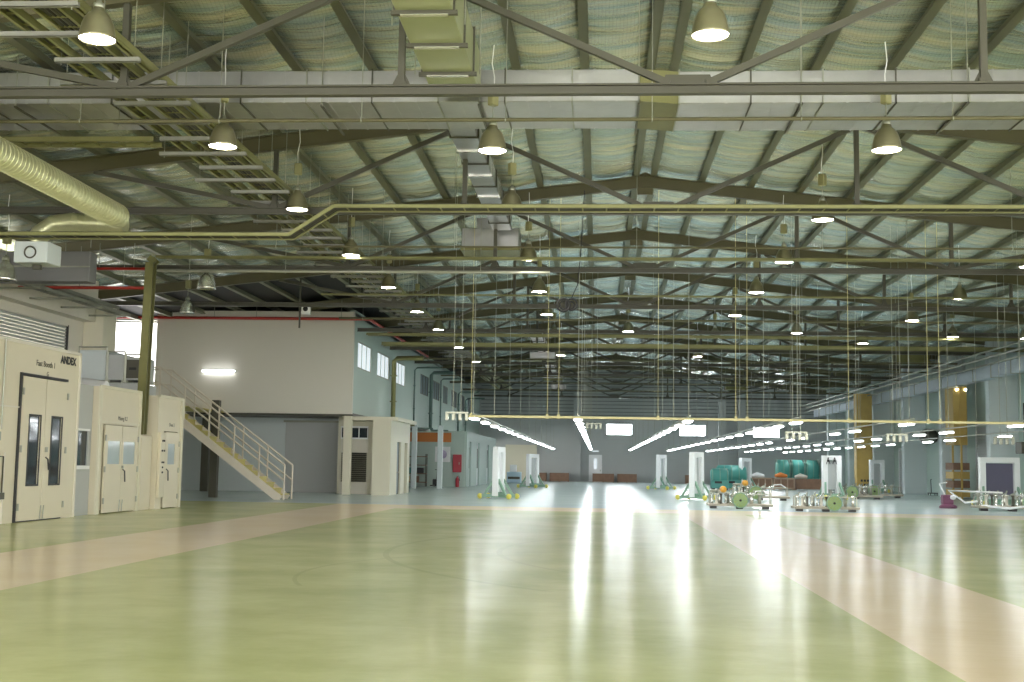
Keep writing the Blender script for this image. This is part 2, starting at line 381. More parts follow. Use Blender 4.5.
# left side
lh = [(33.5,41.8,0.0,6.05)]
struct('wall_left', wall_holes('x', -18.8, -18.5, 5, 44, 0, 7.9, lh), BEIGE)
struct('trim_30', MB().box(-18.5,-18.05,22,43.3,6.35,7.25).box(-18.5,-18.3,22,43.5,7.25,7.32), BEIGE)
struct('trim_31', MB().bevbox(-18.5,-17.75,43.0,44.2,0,7.05,0.03), CREAMW)
sh = MB()
for k in range(54):
    z = 0.02 + k*0.112; sh.prism([(-18.62,z),(-18.56,z+.02),(-18.56,z+.085),(-18.62,z+.105)], 33.55, 41.75, 'y')
d = sroot('door_3'); sh.build('shutter_curtain', SHUT, d)
MB().box(-18.68,-18.49,33.4,33.55,0,6.1).box(-18.6,-18.49,41.75,41.8,0,6.1).build('shutter_guide', BLACK, d)
struct('wall_left_rear', MB().box(-24.1,-23.8,44,57,0,8.2).box(-23.8,-18.5,44,44.2,0,8.0).box(-20.9,-20.7,56.95,60.2,0,8.3), BEIGE)  # last box added to stop the gap pane's glow spilling under the office
gp = [(-23.75,-20.8,3.9,8.0)]
struct('wall_left_gable', wall_holes('y', 56.7, 56.95, -24.1, -20.7, 0, 8.2, gp), BEIGE)
w = sroot('window_4', (-22.3,56.8,3.9))
MB().box(-1.45,1.5,.05,.07,0,4.0).build('window_pane', LITGAP, w)
MB().prism([(-1.45,4.1),(-1.45,2.5),(-1.15,2.5),(-.55,3.2),(-.55,4.1)],-.09,.04,'y').box(-1.45,1.5,-.05,.05,0,.06).build('window_frame', BEIGE, w)

# ------------------------------------------------------------------ office block
OX = -11.35
front = MB().box(-20.7, OX, 56.4, 56.65, 3.7, 8.45)
struct('wall_office_front', front, BEIGE)
wins = [(57.5,61.0),(62.7,66.3),(68.5,72.0),(78.2,82.0),(84.0,87.8),(89.8,92.6),(95.0,98.6),(101,104.5),(107,110.5)]
struct('wall_office_side', wall_holes('x', OX-0.25, OX, 56.65, 118, 3.75, 8.55, [(a,b,5.92,7.2) for a,b in wins]), TEALW)
struct('ceiling_office_soffit', MB().box(-20.7, OX, 56.65, 118, 3.62, 3.75), GREYST)
struct('ceiling_office_top', MB().box(-20.7, OX, 56.65, 118, 8.3, 8.44), DKCLAD)
for i,(a,b) in enumerate(wins):
    w = sroot('window_%d' % (i+5), (OX-0.06, a, 5.92)); L_ = b-a; Hh = 1.28
    fr = MB()
    for p in (0,1): fr.box(-.05,.05,p*(L_-.07),p*(L_-.07)+.07,0,Hh).box(-.05,.05,.07,L_-.07,p*(Hh-.06),p*(Hh-.06)+.06)
    for q in (1,2): fr.box(-.035,.035,L_*q/3-.025,L_*q/3+.025,.06,Hh-.06)
    fr.build('window_frame', GREYST if i > 2 else GALV, w)
    MB().box(-.01,.01,.06,L_-.06,.05,Hh-.05).build('window_pane', LITPANE2 if i < 3 else PALEGL, w)
    if i > 2: MB().box(-.12,-.09,L_*.55,L_*.8,.05,Hh-.05).build('curtain', WHITE, w)
def corner_col(name, x, y, w, z, m): struct(name, MB().bevbox(x-w/2,x+w/2,y-w/2,y+w/2,0,z,0.02), m)
corner_col('trim_40', -11.55, 56.65, 0.36, 3.62, CREAMW)
corner_col('trim_41', -18.8, 58.5, 0.36, 3.62, GREYST)
corner_col('trim_42', -9.35, 73.2, 0.3, 3.75, WHITEW)
corner_col('trim_43', -10.9, 73.2, 0.3, 3.75, WHITEW)
struct('wall_undercroft', MB().box(-20.7,-11.9,60.2,60.4,0,3.62), WHITEW)
d = sroot('door_10', (-15.35,60.1,0))
MB().box(0,3.05,0,.1,0,3.4).build('door_leaf', GREYW, d); MB().box(-.1,3.35,-.06,.0,3.4,3.5).build('door_rail', GALV, d); MB().box(3.0,3.4,-.02,.1,0,3.4).build('door_post', GREYST, d)
# plant room door with transom
d = sroot('door_11', (-12.2,58.3,0))
MB().box(-.15,1.55,.05,.2,0,3.62).build('door_surround', CREAMW, d)
MB().box(0,1.3,-.03,.05,0,.55).box(0,1.3,-.03,.05,1.95,2.55).build('door_leaf', BEIGE, d)
lv = MB()
for k in range(14): lv.prism([(-.03,.57+.1*k),(.04,.63+.1*k),(.04,.66+.1*k),(-.03,.6+.1*k)],0.05,1.25,'x')
lv.build('door_louvre', GREYST, d)
MB().box(0,1.3,-.02,.05,2.62,3.15).build('transom_glass', DARKGL, d)
tf = MB().box(0,1.3,-.05,-.02,2.58,2.66).box(0,1.3,-.05,-.02,3.12,3.2)
for q in range(4): tf.box(q*.42,q*.42+.04,-.05,-.02,2.66,3.12)
tf.build('transom_frame', WHITE, d)
# ground floor rooms
struct('wall_office_room', MB().box(-10.45,-9.6,57.0,57.15,0,3.45).box(-9.8,-9.6,57.15,58.9,0,3.45).box(-9.8,-9.6,60.1,61.2,0,3.45).box(-9.8,-9.6,62.2,62.9,0,3.45).box(-9.8,-9.6,58.9,60.1,2.5,3.45).box(-9.8,-9.6,61.2,62.2,2.5,3.45).box(-10.45,-10.3,57.15,62.9,0,3.45).box(-11.9,-9.3,57.0,63.1,3.45,3.62), CREAMW)
d = sroot('door_12', (-9.75,58.95,0)); MB().box(0,.05,0,1.1,.02,2.48).build('door_glass', PALEGL, d)
MB().box(-.02,.08,0,.08,0,2.5).box(-.02,.08,1.02,1.1,0,2.5).box(-.02,.08,.08,1.02,1.0,1.08).build('door_frame', GREYST, d)
struct('wall_store_front', MB().box(-14.5,-8.7,80.8,81.0,0,3.62).box(-8.9,-8.6,81.0,82.6,0,3.0).box(-8.9,-8.6,84,88,0,3.0).box(-8.9,-8.6,90,96,0,3.0).box(-8.9,-8.6,98,104,0,3.0).box(-8.9,-8.6,81.0,104,3.0,3.62), TEALW)
for i,(a,b) in enumerate(((82.6,84),(88,90),(96,98))):
    d = sroot('door_%d' % (13+i), (-8.75,a,0)); MB().box(-.04,.02,0,b-a,0,3.0).build('door_leaf', WHITE, d)
    MB().box(.02,.05,(b-a)*.55,(b-a)*.85,1.2,2.6).build('door_glass', GREYST, d)
struct('trim_44', MB().box(-12.3,-9.6,80.68,80.8,2.9,3.5), ORANGE)
struct('wall_store_back', MB().box(-14.7,-14.5,63,81,0,3.62), WHITEW)
# things in the recess
t = thing('fire_cabinet', 'red fire hose cabinet fixed beside the store under the office block', 'fire cabinet', (-9.15,80.55,0.95))
MB().bevbox(-.28,.28,-.12,.12,0,1.15,.02).build('body', REDBOX, t); MB().box(-.2,.2,-.14,-.12,.2,.95).build('door', REDBOX, t); MB().box(.12,.16,-.17,-.14,.5,.65).build('handle', GALV, t)
t = thing('fire_extinguisher', 'red fire extinguisher standing under the hose cabinet', 'fire extinguisher', (-9.1,80.35,0))
MB().lathe([(0,0),(.11,.0),(.12,.1),(.12,.5),(.05,.62),(.03,.68),(0,.7)],14).build('cylinder', REDBOX, t); MB().tube([(0,0,.68),(.1,0,.72),(.16,0,.4)],.02,6).build('hose', BLACK, t)
t = thing('storage_shelf', 'timber shelf with boxes standing against the orange banded store wall', 'shelf', (-11.9,80.2,0))
s_ = MB()
for z in (.25,.8,1.35,1.9): s_.box(-.8,.8,-.3,.3,z,z+.05)
s_.build('shelf_board', WOOD, t)
for sx in (-.8,.75):
    for sy in (-.3,.25): MB().box(sx,sx+.05,sy,sy+.05,0,2.1).build('post', GREYST, t)
for i,(x,z,m,nm) in enumerate(((-.5,.3,MUST,'mustard'),(.1,.3,WOOD,'brown'),(-.3,.85,TEAL,'teal'),(.4,.85,BLACK,'black'),(0,1.4,GREEN,'green'))):
    q = MB().bevbox(-.2,.2,-.2,.2,0,.36,.015); o = q.build('storage_box', m, label=f'{nm} storage box on the timber shelf in the recess' + (', upper tier' if z > 1 else ''), cat='box', group='boxes on the recess shelf'); o.location = (-11.9+x,80.2,z+.003)
t = thing('pallet_truck', 'dark pallet truck parked beside the timber shelf under the office block', 'pallet truck', (-10.3,78.6,0))
MB().box(-.28,-.1,-.5,.5,.08,.14).box(.1,.28,-.5,.5,.08,.14).build('fork', BLACK, t); MB().bevbox(-.25,.25,.5,.75,.05,.5,.03).build('body', BLACK, t); MB().tube([(0,.6,.5),(0,.8,1.1)],.025,8).bar((-.15,.8,1.1),(.15,.8,1.1),.04,.04).build('handle', BLACK, t)
t = thing('wall_poster', 'pale lilac round-marked poster on the recess wall', 'poster', (-10.1,80.78,1.6)); MB().box(-.55,.45,-.02,0,0,1.0).build('sheet', WHITE, t); MB().lathe([(0,0),(.28,0),(.28,.01),(0,.01)],20,(-.05,-.035,.5),'y').build('round_mark', mat('lilac',(.45,.38,.55),.6), t)

# downpipes on the office side
def pipe(name, pts, r, m, label, cat, group=None, collars=(), n=8):
    t = thing(name, label, cat, pts[0], group); p0 = Vector(pts[0])
    MB().tube([Vector(p)-p0 for p in pts], r, n).build('pipe', m, t)
    for c in collars:
        c = Vector(c)-p0; MB().bar(c+Vector((0,0,-.03)), c+Vector((0,0,.03)), r*2.6, r*2.6).build('pipe_clip', m, t)
    return t
dp = [(66.4,7.15,.13,10.3),(74.8,7.3,.05,10.6),(81.6,7.5,.12,9.6),(87.5,7.5,.05,9.0),(98.4,7.2,.08,8.6),(104,7.0,.07,8.2)]
for i,(y,zt,r,xb) in enumerate(dp):
    x = OX+r*1.5+.06
    pipe('drop_pipe', [(x+1.6,y,zt+.02),(x+.15,y,zt),(x,y,zt-.15),(x,y,3.9),(x+.12,y,3.62),(x+1.2,y,3.6)], r, PIPEGN if i else TRAY, f'green grey pipe dropping down the office block wall, {ORD[i]} along from its corner', 'pipe', 'drop pipes on the office block', [(x,y,6.2),(x,y,4.8)])
# batten light on the office front
t = thing('batten_light', 'lit white batten light fixed flat on the beige office front wall', 'light', (-17.65,56.4,5.62))
MB().bevbox(-.8,.8,-.09,0,-.05,.06,.015).build('body', WHITE, t); MB().tube([(-.76,-.12,-.01),(.76,-.12,-.01)],.045,8).build('tube', TUBE2, t)
# fire pipes
t = thing('fire_pipe', 'long red fire pipe running below the top of the beige office front', 'pipe', (-22.7,56.15,8.08))
MB().tube([(0,0,0),(11.9,0,0),(12.1,.3,0),(12.1,20,0)],.07,8).build('pipe', RED, t)
for k in range(6): MB().bar((0.8+k*2,0,0.05),(0.8+k*2,0,.9 if k<8 else .3),.02,.02).build('hanger_rod', GALV, t)
t = thing('fire_pipe', 'red fire pipe before the roller shutter wall, upper of two', 'pipe', (-17.4,37,7.35))
MB().tube([(-.9,0,0),(6.0-2.6,0,0)],.045,8).build('pipe', RED, t)
for k in range(4): MB().bar((-.3+k*1.1,0,0.03),(-.3+k*1.1,0,.8),.018,.018).build('hanger_rod', GALV, t)
t = thing('fire_pipe', 'red fire pipe in front of the roller shutter wall, lower of two', 'pipe', (-17.6,37,6.75))
MB().tube([(-.9,0,0),(3.6,0,0),(3.7,.1,.2)],.05,8).build('pipe', RED, t)
for k in range(3): MB().bar((.1+k*1.4,0,0.03),(.1+k*1.4,0,1.3),.018,.018).build('hanger_rod', GALV, t)

# ------------------------------------------------------------------ staircase
t = thing('staircase', 'beige steel staircase with yellow treads climbing to the office block', 'staircase', (-12.15,47.6,0))
n = 17; run = 5.1; rise = 3.75; wd = 1.25
for yy in (0, wd):
    MB().bar((-0.15,yy,-.0+0.02),(-run-.05,yy,rise-.03),.06,.3).bar((-run-.05,yy,rise-.1),(-run-1.4,yy,rise-.1),.06,.26).build('stringer', STAIRP, t)
for k in range(n):
    MB().box(-.1-run*(k+1)/n-.04,-.1-run*k/n+.03,.04,wd-.04,rise*(k+1)/n-.04,rise*(k+1)/n).box(-.1-run*(k+1)/n-.04,-.1-run*(k+1)/n-.02,.04,wd-.04,rise*(k+1)/n,rise*(k+2)/n-.04).build('tread', TREAD, t)
MB().box(-run-1.45,-run-.05,.03,9.0,rise-.06,rise).build('landing', TREAD, t)
for yy in (0, wd):
    r_ = MB()
    for h in (0.75,1.35):
        r_.tube([(-.0,yy,h),(-run,yy,rise+h)],.035,8)
        r_.tube([(-run,yy,rise+h),(-run-1.4,yy,rise+h)],.035,8)
    r_.build('handrail', STAIRP, t)
    for k in range(6):
        MB().tube([(-run*k/5,yy,rise*k/5-.05),(-run*k/5,yy,rise*k/5+1.36)],.034,8).build('baluster', STAIRP, t)
MB().tube([(-run-1.4,0,rise-.1),(-run-1.4,0,rise+1.35)],.024,8).build('baluster', STAIRP, t)
MB().bevbox(-run+1.7,-run+2.0,1.3,1.6,0,3.9,.01).bar((-run+1.87,.0,2.3),(-run+1.87,1.5,2.3),.1,.12).build('support_post', GREYST, t)

# ------------------------------------------------------------------ spray booths (along the wall, doors face the hall)
def text(body, loc, size, m, parent, rot=(math.pi/2,0,math.pi/2), name='lettering'):
    c = bpy.data.curves.new(name, 'FONT'); c.body = body; c.size = size; c.extrude = 0.002; c.align_x = 'CENTER'
    if size > .2: c.offset = .012
    o = bpy.data.objects.new(name, c); C.objects.link(o); o.location = loc; o.rotation_euler = rot; c.materials.append(m); bpy.context.view_layer.update()
    me = bpy.data.meshes.new_from_object(o.evaluated_get(bpy.context.evaluated_depsgraph_get())); bpy.data.objects.remove(o)
    q = bpy.data.objects.new(name, me); C.objects.link(q); q.location = loc; q.rotation_euler = rot; q.parent = parent
    if not me.materials: me.materials.append(m)
    return q
def leaf(t, y0, y1, z1, wy0, wy1, wz0, wz1, m=CREAM, glass=DARKGL, hinge=0, rim=True):
    # door leaf with vision panel hole, x outwards
    mb = wall_holes('x', 0.02, 0.06, y0, y1, 0.03, z1, [(wy0,wy1,wz0,wz1)])
    d = mb.build('door', m, t)
    MB().box(0.03,0.04,wy0,wy1,wz0,wz1).build('vision_panel', glass, d)
    if rim:
        e=.04; MB().box(.055,.075,wy0-e,wy0,wz0-e,wz1+e).box(.055,.075,wy1,wy1+e,wz0-e,wz1+e).box(.055,.075,wy0,wy1,wz0-e,wz0).box(.055,.075,wy0,wy1,wz1,wz1+e).build('panel_gasket', BLACK, d)
    hy = y0 if hinge == 0 else y1
    for z in (.35, z1*.5, z1-.35): MB().box(.06,.09,hy-.03,hy+.03,z-.08,z+.08).build('hinge', GALV, d)
    return d
t = thing('spray_booth', 'large cream spray booth with tall double doors at the near end of the row', 'spray booth', (-13.3,0,0))
sh = wall_holes('x', -.1, 0.0, 24.6, 30.85, 0, 4.15, [(27.62,30.06,0,3.42)]); sh.box(-4.3,-.1,24.6,24.7,0,4.15).box(-4.3,-.1,30.75,30.85,0,4.15).box(-4.3,-.1,24.7,30.75,4.05,4.15)
sh.build('shell', CREAM, t)
MB().box(0,.03,24.6,27.6,2.62,2.65).box(0,.03,24.6,30.85,4.1,4.17).box(0,.03,30.8,30.88,0,4.15).box(0,.03,27.0,27.04,0.0,1.6).build('panel_seam', BEIGE, t)
MB().box(-.02,.05,27.58,27.64,0,3.44).box(-.02,.05,27.64,30.1,3.38,3.44).box(-.06,.02,27.6,30.1,0,.05).build('door_seal', BLACK, t)
d1 = leaf(t, 27.66, 28.86, 3.36, 28.06, 28.62, .86, 2.46, hinge=0); d2 = leaf(t, 28.89, 30.06, 3.36, 29.25, 29.8, .86, 2.46, hinge=1)
MB().box(.06,.1,28.93,29.02,1.62,1.74).build('lock', GALV, d2); MB().tube([(.08,28.96,1.5),(.14,28.96,1.45),(.14,29.02,1.2)],.02,6).build('handle', BLACK, d2)
MB().tube([(.08,28.8,.04),(.1,28.8,.36)],.015,6).build('bolt', GALV, d1); MB().tube([(.08,28.95,.04),(.1,28.95,.36)],.015,6).build('bolt', GALV, d2)
text('ANDEX', (.01,30.13,3.83), .26, BLACK, t); text('Fast Booth 1', (.01,28.88,3.66), .2, GREYST, t); text('G', (.01,29.0,3.45), .15, GREYST, t)
cb = MB().tube([(.04,26.2,4.15),(.04,26.2,2.2)],.018,6).tube([(.04,26.75,4.15),(.04,26.75,2.1)],.018,6); cb.build('conduit', GALV, t)
MB().bevbox(0,.1,26.45,26.65,1.85,2.05,.01).build('switch_box', GALV, t)
MB().box(0,.1,26.6,26.95,.55,.7).tube([(.05,26.9,.7),(.05,26.9,1.5),(.05,26.2,1.5)],.02,6).build('outlet', GREYST, t)

t = thing('link_panel', 'recessed grey panel with dark window between the two larger booths', 'booth panel', (-13.5,30.92,0))
wall_holes('x', -.1, 0, 0, 1.34, 0, 3.42, [(.3,1.15,1.3,2.2)]).build('panel', GREYW, t)
MB().box(-.07,-.04,.3,1.15,1.3,2.2).build('glass', DARKGL, t); MB().box(-.02,.05,.25,1.2,1.2,1.29).box(-.02,.03,.27,1.18,2.21,2.26).build('sill', WHITE, t)

t = thing('mixing_room', 'cream mixing room with half glazed double doors, middle booth of the row', 'paint room', (-13.35,0,0))
sh = wall_holes('x', -.1, 0.0, 32.3, 35.3, 0, 3.42, [(32.68,35.1,0,2.42)]); sh.box(-3.8,-.1,32.3,32.4,0,3.42).box(-3.8,-.1,35.2,35.3,0,3.42).box(-3.8,-.1,32.4,35.2,3.3,3.42)
sh.build('shell', CREAM, t)
MB().box(0,.05,32.28,32.45,0,3.45).box(0,.05,32.45,35.3,3.38,3.46).box(0,.05,35.22,35.32,0,3.38).box(0,.03,32.5,35.2,2.45,2.5).build('frame', CREAMW, t)
d1 = leaf(t, 32.7, 33.88, 2.4, 32.9, 33.78, 1.34, 1.97, glass=PALEGL, rim=False); d2 = leaf(t, 33.91, 35.08, 2.4, 34.02, 34.9, 1.34, 1.97, glass=PALEGL, hinge=1, rim=False)
MB().tube([(.08,33.95,1.2),(.14,33.97,1.15),(.14,34.02,.85)],.02,6).build('handle', BLACK, d2); MB().box(.06,.1,33.93,34.0,1.22,1.3).build('lock', GALV, d2)
MB().tube([(.08,33.8,.04),(.1,33.8,.36)],.015,6).build('bolt', GALV, d1); MB().tube([(.08,34.0,.04),(.1,34.0,.36)],.015,6).build('bolt', GALV, d2)
text('Mixing R.2', (.01,34.0,2.56), .16, GREYST, t)
t = thing('control_cabinet', 'tall narrow cream control cabinet standing between the mixing room and the small booth', 'control cabinet', (-13.35,35.36,0))
MB().bevbox(-1.2,.02,0,.98,0,2.18,.02).build('body', CREAM, t); MB().box(.02,.04,.06,.92,.1,2.1).build('door', CREAM, t)
t = thing('oven_booth', 'small cream booth with switch column and single glazed door beside the stairs', 'spray booth', (-13.2,0,0))
sh = wall_holes('x', -.1, 0, 36.42, 38.55, 0, 3.4, [(36.95,38.2,0,2.35)]); sh.box(-3.3,-.1,36.42,36.52,0,3.4).box(-3.3,-.1,38.45,38.55,0,3.4).box(-3.3,-.1,36.52,38.45,3.3,3.4)
sh.build('shell', CREAM, t)
MB().box(0,.05,38.4,38.57,0,3.42).box(0,.05,36.4,38.4,3.35,3.43).build('frame', CREAMW, t)
d1 = leaf(t, 36.98, 38.17, 2.32, 37.2, 37.85, 1.34, 1.97, glass=PALEGL, hinge=1, rim=False)
MB().tube([(.08,37.06,1.2),(.14,37.06,1.15),(.14,37.1,.85)],.02,6).build('handle', BLACK, d1)
sp = MB().bevbox(0,.08,36.5,36.92,.35,2.3,.01).build('switch_panel', CREAM, t)
for z,yy in ((2.05,36.65),(2.05,36.78),(1.75,36.62),(1.75,36.8),(1.4,36.65),(1.4,36.78),(1.25,36.7),(1.1,36.7)):
    MB().lathe([(0,0),(.03,0),(.03,.03),(0,.03)],10,(.08,yy,z),'x').build('push_button', BLACK, sp)
text('Oven 3', (.01,37.6,2.5), .16, GREYST, t)
# air handling units on booth roofs
def ahu(x0,x1,y0,y1,z0,z1,m,label,dark=False):
    t = thing('air_handling_unit', label, 'air unit', ((x0+x1)/2,(y0+y1)/2,z0)); a,b,h=(x1-x0)/2,(y1-y0)/2,z1-z0
    MB().bevbox(-a,a,-b,b,.08,h,.02).build('casing', m, t)
    MB().box(-a*.9,a*.9,-b-.02,-b,.15,h-.08).build('access_panel', GREYST if dark else m, t)
    MB().box(-a,-a+.1,-b,b,0,.08).box(a-.1,a,-b,b,0,.08).build('base_rail', GALV, t)
    fr = MB()
    for sx in (-a,a): fr.tube([(sx,-b,0),(sx,-b,h+.12)],.03,6)
    fr.tube([(-a,-b,h+.1),(a,-b,h+.1)],.03,6); fr.build('frame', GALV, t)
    if dark: MB().box(-.15,.1,-b-.03,-b-.02,h*.5,h*.6).build('badge', BLACK, t)
ahu(-17.3,-16.34,40,41.5,4.0,5.08,WHITEW,'white boxy air unit nearest the shutter on the booth roof')
ahu(-16.3,-15.72,40,41.3,4.0,4.93,GREYW,'grey air unit between the white unit and the badged unit')
ahu(-15.68,-15.14,40,41.2,4.0,4.85,GREYW,'grey air unit with dark badge in a tube frame above the mixing room',True)
struct('trim_45', MB().box(-18.4,-15.2,39.9,41.6,3.5,3.98), GREYW)
t = thing('flexible_duct', 'white plastic-wrapped duct lying on the mixing room roof', 'duct', (-15.3,35.2,3.62))
MB().tube([(-.9,0,.0),(-.4,0.3,.05),(.3,.3,.02),(.9,.1,-.02)],[.16,.2,.2,.15],10).build('sleeve', WHITE, t)
t = thing('timber_box', 'brown timber box on the booth roof beside the white wrapped duct', 'box', (-15.9,32.5,3.42))
MB().bevbox(-.3,.3,-.3,.3,0,.35,.01).build('body', WOOD, t); MB().box(-.32,.32,-.32,.32,.35,.38).build('lid', WOOD, t)

# ------------------------------------------------------------------ cable ladders
def ladder(name, pts, wv, width, label, m=TRAY, rung=0.4, cables=0, h=.1, group=None, cat='cable ladder'):
    """pts: polyline; wv: unit vector across"""
    p0 = Vector(pts[0]); t = thing(name, label, cat, pts[0], group); wv = Vector(wv)
    P = [Vector(p)-p0 for p in pts]
    for s in (-1,1):
        mb = MB()
        for a,b in zip(P[:-1],P[1:]):
            o = wv*(s*width/2); up = (b-a).normalized().cross(wv)
            mb.bar(a+o, b+o, .02, h, up=up); 
            for q in (-1,1): mb.bar(a+o+up*(q*h/2)-wv*(s*.015), b+o+up*(q*h/2)-wv*(s*.015), .05, .012, up=up)
        mb.build('side_rail', m, t)
    rg = MB()
    for a,b in zip(P[:-1],P[1:]):
        L_ = (b-a).length; k = int(L_/rung)
        for i in range(k):
            c = a+(b-a)*((i+.5)/k); rg.bar(c-wv*width/2, c+wv*width/2, .04, .025)
    rl = rg.build('rung_lattice', m, t)
    if len(rg.f) > 600: rl['kind'] = 'stuff'
    if cables:
        for i in range(cables):
            o = wv*(width*(-.35+.7*i/max(1,cables-1))) ; mb = MB()
            up = Vector((0,0,.03)); mb.tube([p+o+up for p in P], .018 if cables < 4 else .045, 5); mb.build('cable', BLACK if i%2 else GREYST, t)
    return t
ladder('cable_ladder', [(-8.72,13,8.06),(-8.72,108,8.06)], (1,0,0), .24, 'olive cable ladder high along the office side, outermost of three', cables=2, rung=.5, m=TRAYL, h=.11)
ladder('cable_ladder', [(-8.08,13,8.06),(-8.08,108,8.06)], (1,0,0), .42, 'wide olive cable ladder high along the office side, middle of three', cables=5, rung=.42, m=TRAYL, h=.11)
ladder('cable_ladder', [(-7.6,13,8.06),(-7.6,108,8.06)], (1,0,0), .13, 'olive cable ladder high along the office side, nearest the hall centre', cables=1, rung=.5, m=TRAYL, h=.11)
y = 14.2; k = 0
while y < 84:
    jig = ((-8.9,-7.48),(-9.35,-7.48),(-8.88,-7.46),(-9.38,-7.5))[k%4]
    t = thing('trapeze_bracket', 'galvanised trapeze bracket under the three long ladders, %s%s' % (ORD[k%30], ' in order from the camera' if k < 30 else ' after the thirtieth'), 'bracket', (0,y,7.95), 'brackets under the long cable ladders')
    mb = MB().box(jig[0],jig[1],-.04,.04,-.04,-.03).box(jig[0],jig[1],-.04,-.03,-.04,.04).box(jig[0],jig[1],.03,.04,-.04,.04); mb.build('channel', LGALV, t)
    for xx in (jig[0]+.1, jig[1]-.1): MB().tube([(xx,0,-.08),(xx,0,roofz(xx)-7.95-.32 if not 22.4<y<24.8 else .3)],.008,5).build('threaded_rod', GALV, t)
    y += 1.22; k += 1
ladder('cable_ladder', [(21,28.5,7.48),(-6.25,28.5,7.48),(-7.3,28.5,6.8),(-19,28.5,6.8)], (0,1,0), .55, 'olive cable ladder crossing the hall with a sloped step down', rung=.55, cables=6, h=.07, m=TRAYL)
ladder('cable_ladder', [(-18.4,24.1,7.92),(-9.0,24.1,7.92)], (0,1,0), .5, 'short olive cable ladder crossing from the shutter side below the silver duct', rung=.5, h=.09)
ladder('cable_tray_drop', [(-13.5,35.84,2.22),(-13.42,35.84,7.35),(-13.3,35.84,7.48)], (0,1,0), .28, 'olive vertical cable tray rising behind the cream booths', cables=0, h=.24)
ladder('cable_ladder', [(-13.25,35.84,7.52),(21,35.84,7.52)], (0,1,0), .2, 'slim cable ladder crossing from the top of the vertical tray', rung=.6, cables=1, h=.06)
ladder('cable_ladder', [(-10,43.6,7.5),(21,43.6,7.5)], (0,1,0), .12, 'narrow conduit ladder crossing the hall above the lamps', rung=.9, h=.04)
ladder('cable_ladder', [(-10.9,57.3,7.5),(21,57.3,7.5)], (0,1,0), .4, 'cable ladder crossing the hall just beyond the office corner', rung=.5, cables=2)
ladder('cable_ladder', [(-10.9,61.5,7.45),(21,61.5,7.45)], (0,1,0), .6, 'broad olive cable ladder crossing deep in the hall', rung=.5, cables=2, h=.16)
# hall-wide pipes
def cross_pipe(y, z, r, x0, x1, label, m=GALV, step=3.0, cat='pipe'):
    t = thing('cross_pipe', label, cat, (0,y,z)); MB().tube([(x0,0,0),(x1,0,0)],r,8).build('pipe', m, t)
    x = x0+1.0
    while x < x1:
        MB().tube([(x,0,0),(x,0,roofz(x)-z-.1)],.009,5).build('hanger_rod', GALV, t); MB().torus((x,0,0),r+.012,.012,'x',12,5).build('pipe_clamp', GALV, t); x += step
    return t
cross_pipe(21.5,7.62,.035,-18.3,20,'thin straight pipe crossing under the silver duct', OLIVE, 2.6)
cross_pipe(33.5,7.45,.03,-10,20,'thin pipe crossing the hall beyond the stepped ladder', OLIVE, 5)
cross_pipe(50.5,7.45,.05,-10.8,20,'olive pipe crossing the hall before the office corner', OLIVE, 6)
cross_pipe(36.9,7.28,.05,-13.6,-1.5,'grey pipe running beside the vertical tray top', GALV, 3)
for i,y in enumerate((70.5,77,84,90,99)):
    cross_pipe(y,7.5,.05,-10.8,20,'thin olive pipe crossing deep in the hall, %s beyond the broad ladder' % ORD[i], OLIVE, 7)

# ------------------------------------------------------------------ rectangular ducts
t = thing('cross_duct', 'long silver foil-wrapped rectangular duct crossing the hall under the roof', 'duct', (0,23.65,8.31))
for x0,x1,dz in ((-18.3,0.72,0),(1.45,20,-.05)):
    n = int((x1-x0)/1.25); w_ = (x1-x0)/n
    for k in range(n): MB().bevbox(x0+k*w_+.006,x0+(k+1)*w_-.006,-.95,.95,dz,.62+dz,.012).box(x0+(k+.33)*w_-.016,x0+(k+.33)*w_+.016,-.956,.956,dz-.006,dz+.626).box(x0+(k+.66)*w_-.016,x0+(k+.66)*w_+.016,-.956,.956,dz-.006,dz+.626).build('duct_section', DUCTFOIL, t)
    for k in range(n): 
        fl_ = MB(); x = x0+k*w_; z0, z1 = dz-.025, .645+dz
        fl_.box(x-.012,x+.012,-.98,-.952,z0,z1).box(x-.012,x+.012,-.98,.98,z0,dz-.002); fl_.build('flange', GREYST if k%2 else GALV, t)
tr = MB(); tr.add([(.72,-.95,0),(.72,.95,0),(.72,.95,.62),(.72,-.95,.62),(1.45,-.95,-.06),(1.45,.95,-.06),(1.45,.95,.56),(1.45,-.95,.56)], [(0,1,2,3),(4,5,6,7),(0,4,5,1),(3,2,6,7),(0,3,7,4),(1,5,6,2)])
tr.build('transition_piece', TRAY, t)
for k in range(13):
    x = -17.3+k*3.0; MB().tube([(x,-1.02,-.08),(x,-1.02,roofz(x)-8.31-.1)],.01,5).build('hanger_rod', GALV, t)
    MB().box(x-.02,x+.02,-1.05,1.05,-.1,-.065).build('hanger_bar', GREYST, t)
t = thing('main_duct', 'greenish rectangular duct running lengthwise towards the camera under the roof', 'duct', (-2.64,13.35,8.2))
for k in range(6): MB().bevbox(-.43,.43,k*1.45+.01,k*1.45+1.44,0,.75,.012).build('duct_section', mat('duct_skin',(.40,.43,.25),.35,.3,.08,2), t)
for k in range(6): MB().box(-.5,.5,k*1.45-.045,k*1.45+.045,-.06,0).box(-.46,.46,k*1.45-.03,k*1.45+.03,-.001,.8).build('flange', GREYST, t); MB().box(-.36,.36,k*1.45-.05,k*1.45+.05,-.07,-.06).build('foil_tape', SILV, t)
for k in range(4):
    for q in (-.56,.56): MB().tube([(q,k*2.4,-.05),(q,k*2.4,1.9)],.01,5).build('hanger_rod', GALV, t)
